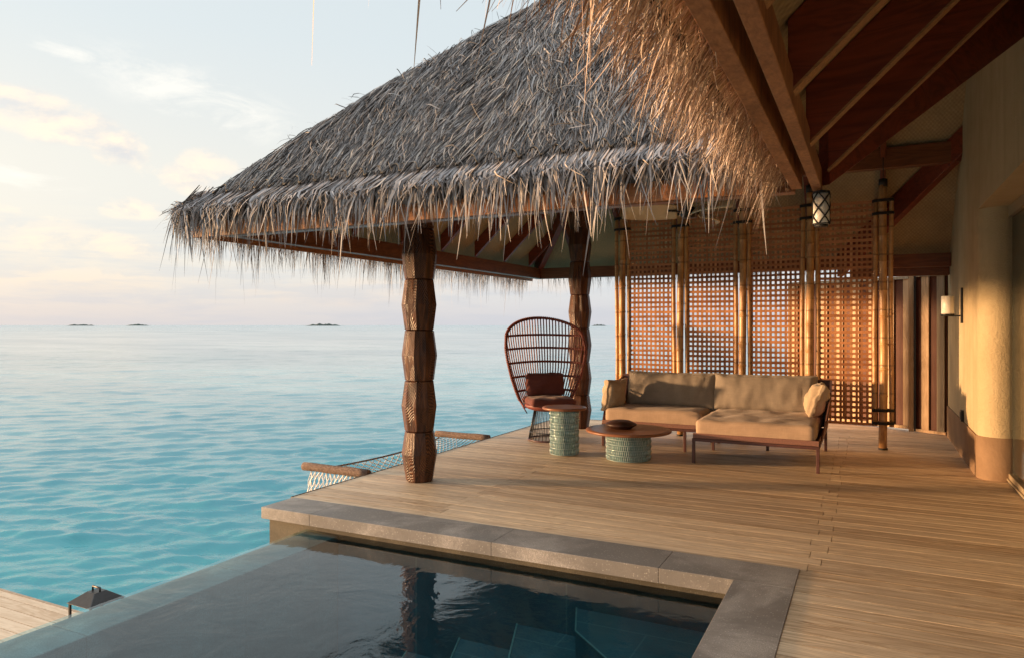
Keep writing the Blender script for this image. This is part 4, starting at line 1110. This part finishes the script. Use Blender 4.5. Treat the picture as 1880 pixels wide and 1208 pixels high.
# seat pan and side bands
m = MB(); n = 40; prof = []
vs = []
for z, k in ((.375, .60), (.40, .88), (.43, 1.0), (.455, 1.0), (.46, .9)):
    for i in range(n):
        a = 2*math.pi*i/n; vs.append(CO+rt*(.30*k*math.cos(a))+fd*(.31*k*math.sin(a)-.02)+Vector((0, 0, z)))
fs = [(k*n+i, k*n+(i+1) % n, (k+1)*n+(i+1) % n, (k+1)*n+i) for k in range(4) for i in range(n)]
m.add(vs, fs, True); m.f.append(tuple(reversed(range(n)))); m.sm.append(False); m.f.append(tuple(4*n+i for i in range(n))); m.sm.append(False)
m.build('seat_pan', rustm, chair)
for s_ in (-1, 1):
    m = MB(); vs = []; K = 14
    for i in range(K+1):
        u = i/K; q = .42+.32*u; 
        a = cp3(s_*Wf(q), q); lo = q-.10*(1-u); b = a+Vector((0, 0, -.085*(1-u)-.004))-rt*(s_*.05*(1-u))
        vs += [a, b]
    m.add(vs, [(2*i, 2*i+1, 2*i+3, 2*i+2) for i in range(K)], True)
    o = m.build('side_band', rustm, chair); md = o.modifiers.new('s', 'SOLIDIFY'); md.thickness = .012
m = MB(); rounded(m, CO+Vector((0, 0, .495))+fd*.0, .285, .285, .045, .04, ax=rt, ay=fd, az=(0,0,1), n=18, puff=.02, wr=.004, seed=5)
m.build('seat_cushion', rust, chair)
m = MB(); bz = Vector((0, 0, 1))-fd*.22
rounded(m, CO-fd*.20+Vector((0, 0, .685)), .25, .150, .065, .05, ax=rt, ay=bz.normalized(), az=fd+Vector((0,0,.2)), n=20, puff=.03, wr=.008, seed=8, wf=9)
m.build('back_cushion', rust, chair)
cb = MB()
for i in range(34):
    a = 2*math.pi*i/34; cb.tube([CO+Vector((.255*math.cos(a), .255*math.sin(a), .02)), CO+Vector((.185*math.cos(a), .185*math.sin(a), .38))], .0045, 6)
cb.build('wire_cone', iron, chair)
m = MB(); m.tube([CO+Vector((.258*math.cos(a), .258*math.sin(a), .014)) for a in np.linspace(0, 2*math.pi, 49)[:-1]], .011, 8, closed=True); m.build('base_ring', rustf, chair)
m = MB(); m.tube([CO+Vector((.242*math.cos(a), .242*math.sin(a), .11)) for a in np.linspace(0, 2*math.pi, 49)[:-1]], .007, 8, closed=True); m.build('base_ring', iron, chair)

# ================================================================ over-water net
hm = thing('overwater_net', (-4.8, 6.85, 0), 'white rope lounging net stretched over the sea between two wrapped logs at the deck edge', 'net')
L1, L2 = 5.62, 8.10; OX = -5.21
for y, xo in ((L1, OX), (L2, OX+.02)):
    m = MB(); pts = [(xo+(DX-.02-xo)*k/8, y+.004*math.sin(k*.8), .0+.002*math.sin(k*1.3)) for k in range(9)]
    m.tube(pts, .048, 14, rv=[.042+.0012*math.sin(k*2.3) for k in range(9)]); m.build('log', logm, hm)
net = MB(); NU, NV = 14, 34
def netp(u, v):   # u 0 at deck edge .. 1 outboard; v along Y
    inn = .20*math.sin(math.pi*v)**.8
    x = DX-.015-(abs(OX-DX)-.10-inn)*u; y = L1+.03+(L2-L1-.06)*v
    z = -.04-.26*math.sin(math.pi*v)**.9*math.sin(math.pi*min(1, u*.86+.14))**.8
    return (x, y, z)
for i in range(NU+NV):
    for sgn in (1, -1):
        pts = []
        for k in range(NV*2+1):
            v = k/(NV*2); u = ((i-NU+2) if sgn > 0 else i)/NU*1.0 + sgn*(v*NV/NU*.62) - (0 if sgn > 0 else 0)
            u2 = u if sgn > 0 else u-0
            if 0 <= u2 <= 1: pts.append(netp(u2, v))
            else:
                if len(pts) > 1: net.tube(pts, .0055, 4, cap=False)
                pts = []
        if len(pts) > 1: net.tube(pts, .0055, 4, cap=False)
for i in range(NU+NV):
    pts = []
    for k in range(NV*2+1):
        v = k/(NV*2); u = -v*NV/NU*.62-0+(-NV*.62+i)/NU+NV/NU*.62*1.0
        u = (i/NU)-v*NV/NU*.62-.0
        if 0 <= u <= 1: pts.append(netp(u, v))
    if len(pts) > 1: net.tube(pts, .0055, 4, cap=False)
net.build('net', netm, hm)
m = MB(); m.tube([netp(1, k/30) for k in range(31)], .010, 6); m.build('edge_rope', logm, hm)
sn = MB()   # net skirt hanging under the near log
for k in range(15):
    for sg in (1, -1):
        pts = []
        for q in range(9):
            f = q/8; xx = OX+.10+.72*(k/14)+sg*.11*f
            pts.append((min(DX-.02, max(OX+.08+.06*f, xx))+.008*math.sin(q*2+k), L1-.12*f, -.045-.34*f))
        sn.tube(pts, .0065, 4, cap=False)
sn.build('net_skirt', netm, hm)

# ================================================================ ceiling fan
fan = thing('ceiling_fan', (-1.66, 7.42, 2.60), 'dark hub ceiling fan with broad cream oval blades under the pavilion roof', 'fan')
fc_ = Vector((-1.66, 7.42, 2.60))
m = MB(); m.lathe(fc_, [(.03, -.05), (.075, -.04), (.10, 0), (.085, .05), (.03, .075)], 28); m.build('hub', iron, fan)
m = MB(); m.tube([fc_+Vector((0, 0, .07)), (fc_.x, fc_.y, zcf(HALF)-.23)], .014, 8); m.build('rod', iron, fan)
for k in range(3):
    a = R(200+120*k); d = Vector((math.cos(a), math.sin(a), 0)); s_ = Vector((-math.sin(a), math.cos(a), 0)); m = MB(); vs = []; K = 20; J = 8
    for i in range(K+1):
        u = i/K; r_ = .12+.56*u; w = .155*(math.sin(math.pi*min(.985, .08+.92*u))**.6)
        for j in range(J+1):
            q = -1+2*j/J; vs.append(fc_+d*r_+s_*(w*q)+Vector((0, 0, .055*q+.02*(1-q*q)+.015)))
    m.add(vs, [(i*(J+1)+j, i*(J+1)+j+1, (i+1)*(J+1)+j+1, (i+1)*(J+1)+j) for i in range(K) for j in range(J)], True)
    bl_ = o = m.build('blade', bladem, fan); md = o.modifiers.new('s', 'SOLIDIFY'); md.thickness = .012
    m = MB(); m.bar(fc_+d*.07+Vector((0,0,.02)), fc_+d*.22+Vector((0,0,.03)), .05, .012); m.build('blade_arm', iron, bl_)

# ================================================================ small lanterns
ln = thing('eave_lantern', (-.235, 4.30, 2.19), 'white cylinder lantern with black criss-cross straps hanging under the eave beam corner', 'lantern')
lc = (-.235, 4.30); z0, z1 = 2.005, 2.180
m = MB(); m.lathe((*lc, z0), [(.040, 0), (.042, .003), (.042, z1-z0)], 32); m.build('shade', opal, ln)
m = MB(); m.lathe((*lc, z0-.014), [(.034, 0), (.036, .013)], 24); m.lathe((*lc, z1), [(.044, 0), (.044, .009)], 24)
for zz in (z0+.003, z1-.003): m.tube([(lc[0]+.0435*math.cos(a), lc[1]+.0435*math.sin(a), zz) for a in np.linspace(0, 6.2832, 33)[:-1]], .0032, 5, closed=True)
for k in range(4):
    for sg in (1, -1):
        pts = []
        for q in range(21):
            f = q/20; a = R(27+45)+k*math.pi/2+sg*f*math.pi
            pts.append((lc[0]+.0435*math.cos(a), lc[1]+.0435*math.sin(a), z0+(z1-z0)*f))
        m.tube(pts, .0046, 4)
m.build('strap_cage', black, ln)
fx, fy_ = -5.50, 3.60
fl_ = thing('floor_lantern', (fx, fy_, LZ), 'black metal lantern with pyramid cap and handle standing on the lower deck', 'lantern')
TZ = -.735
m = MB(); a = .150
m.add([(fx-a, fy_-a, TZ), (fx+a, fy_-a, TZ), (fx+a, fy_+a, TZ), (fx-a, fy_+a, TZ), (fx-.05, fy_-.05, TZ+.075), (fx+.05, fy_-.05, TZ+.075), (fx+.05, fy_+.05, TZ+.075), (fx-.05, fy_+.05, TZ+.075)],
      [(3,2,1,0),(4,5,6,7),(0,1,5,4),(1,2,6,5),(2,3,7,6),(3,0,4,7)]); m.build('cap', iron, fl_, bevel=.004)
m = MB(); m.tube([(fx-.045, fy_, TZ+.07), (fx-.045, fy_, TZ+.105), (fx+.045, fy_, TZ+.105), (fx+.045, fy_, TZ+.07)], .008, 6); m.build('handle', iron, fl_)
m = MB()
for dx in (-1, 1):
    for dy in (-1, 1): m.box(fx+dx*.13-.008, fx+dx*.13+.008, fy_+dy*.13-.008, fy_+dy*.13+.008, LZ+.003, TZ)
m.box(fx-.138, fx+.138, fy_-.138, fy_+.138, LZ+.004, LZ+.022); m.build('cage', iron, fl_)
m = MB(); m.lathe((fx, fy_, LZ+.023), [(.055, 0), (.055, .15), (.01, .152)], 20); m.build('candle', opal, fl_)
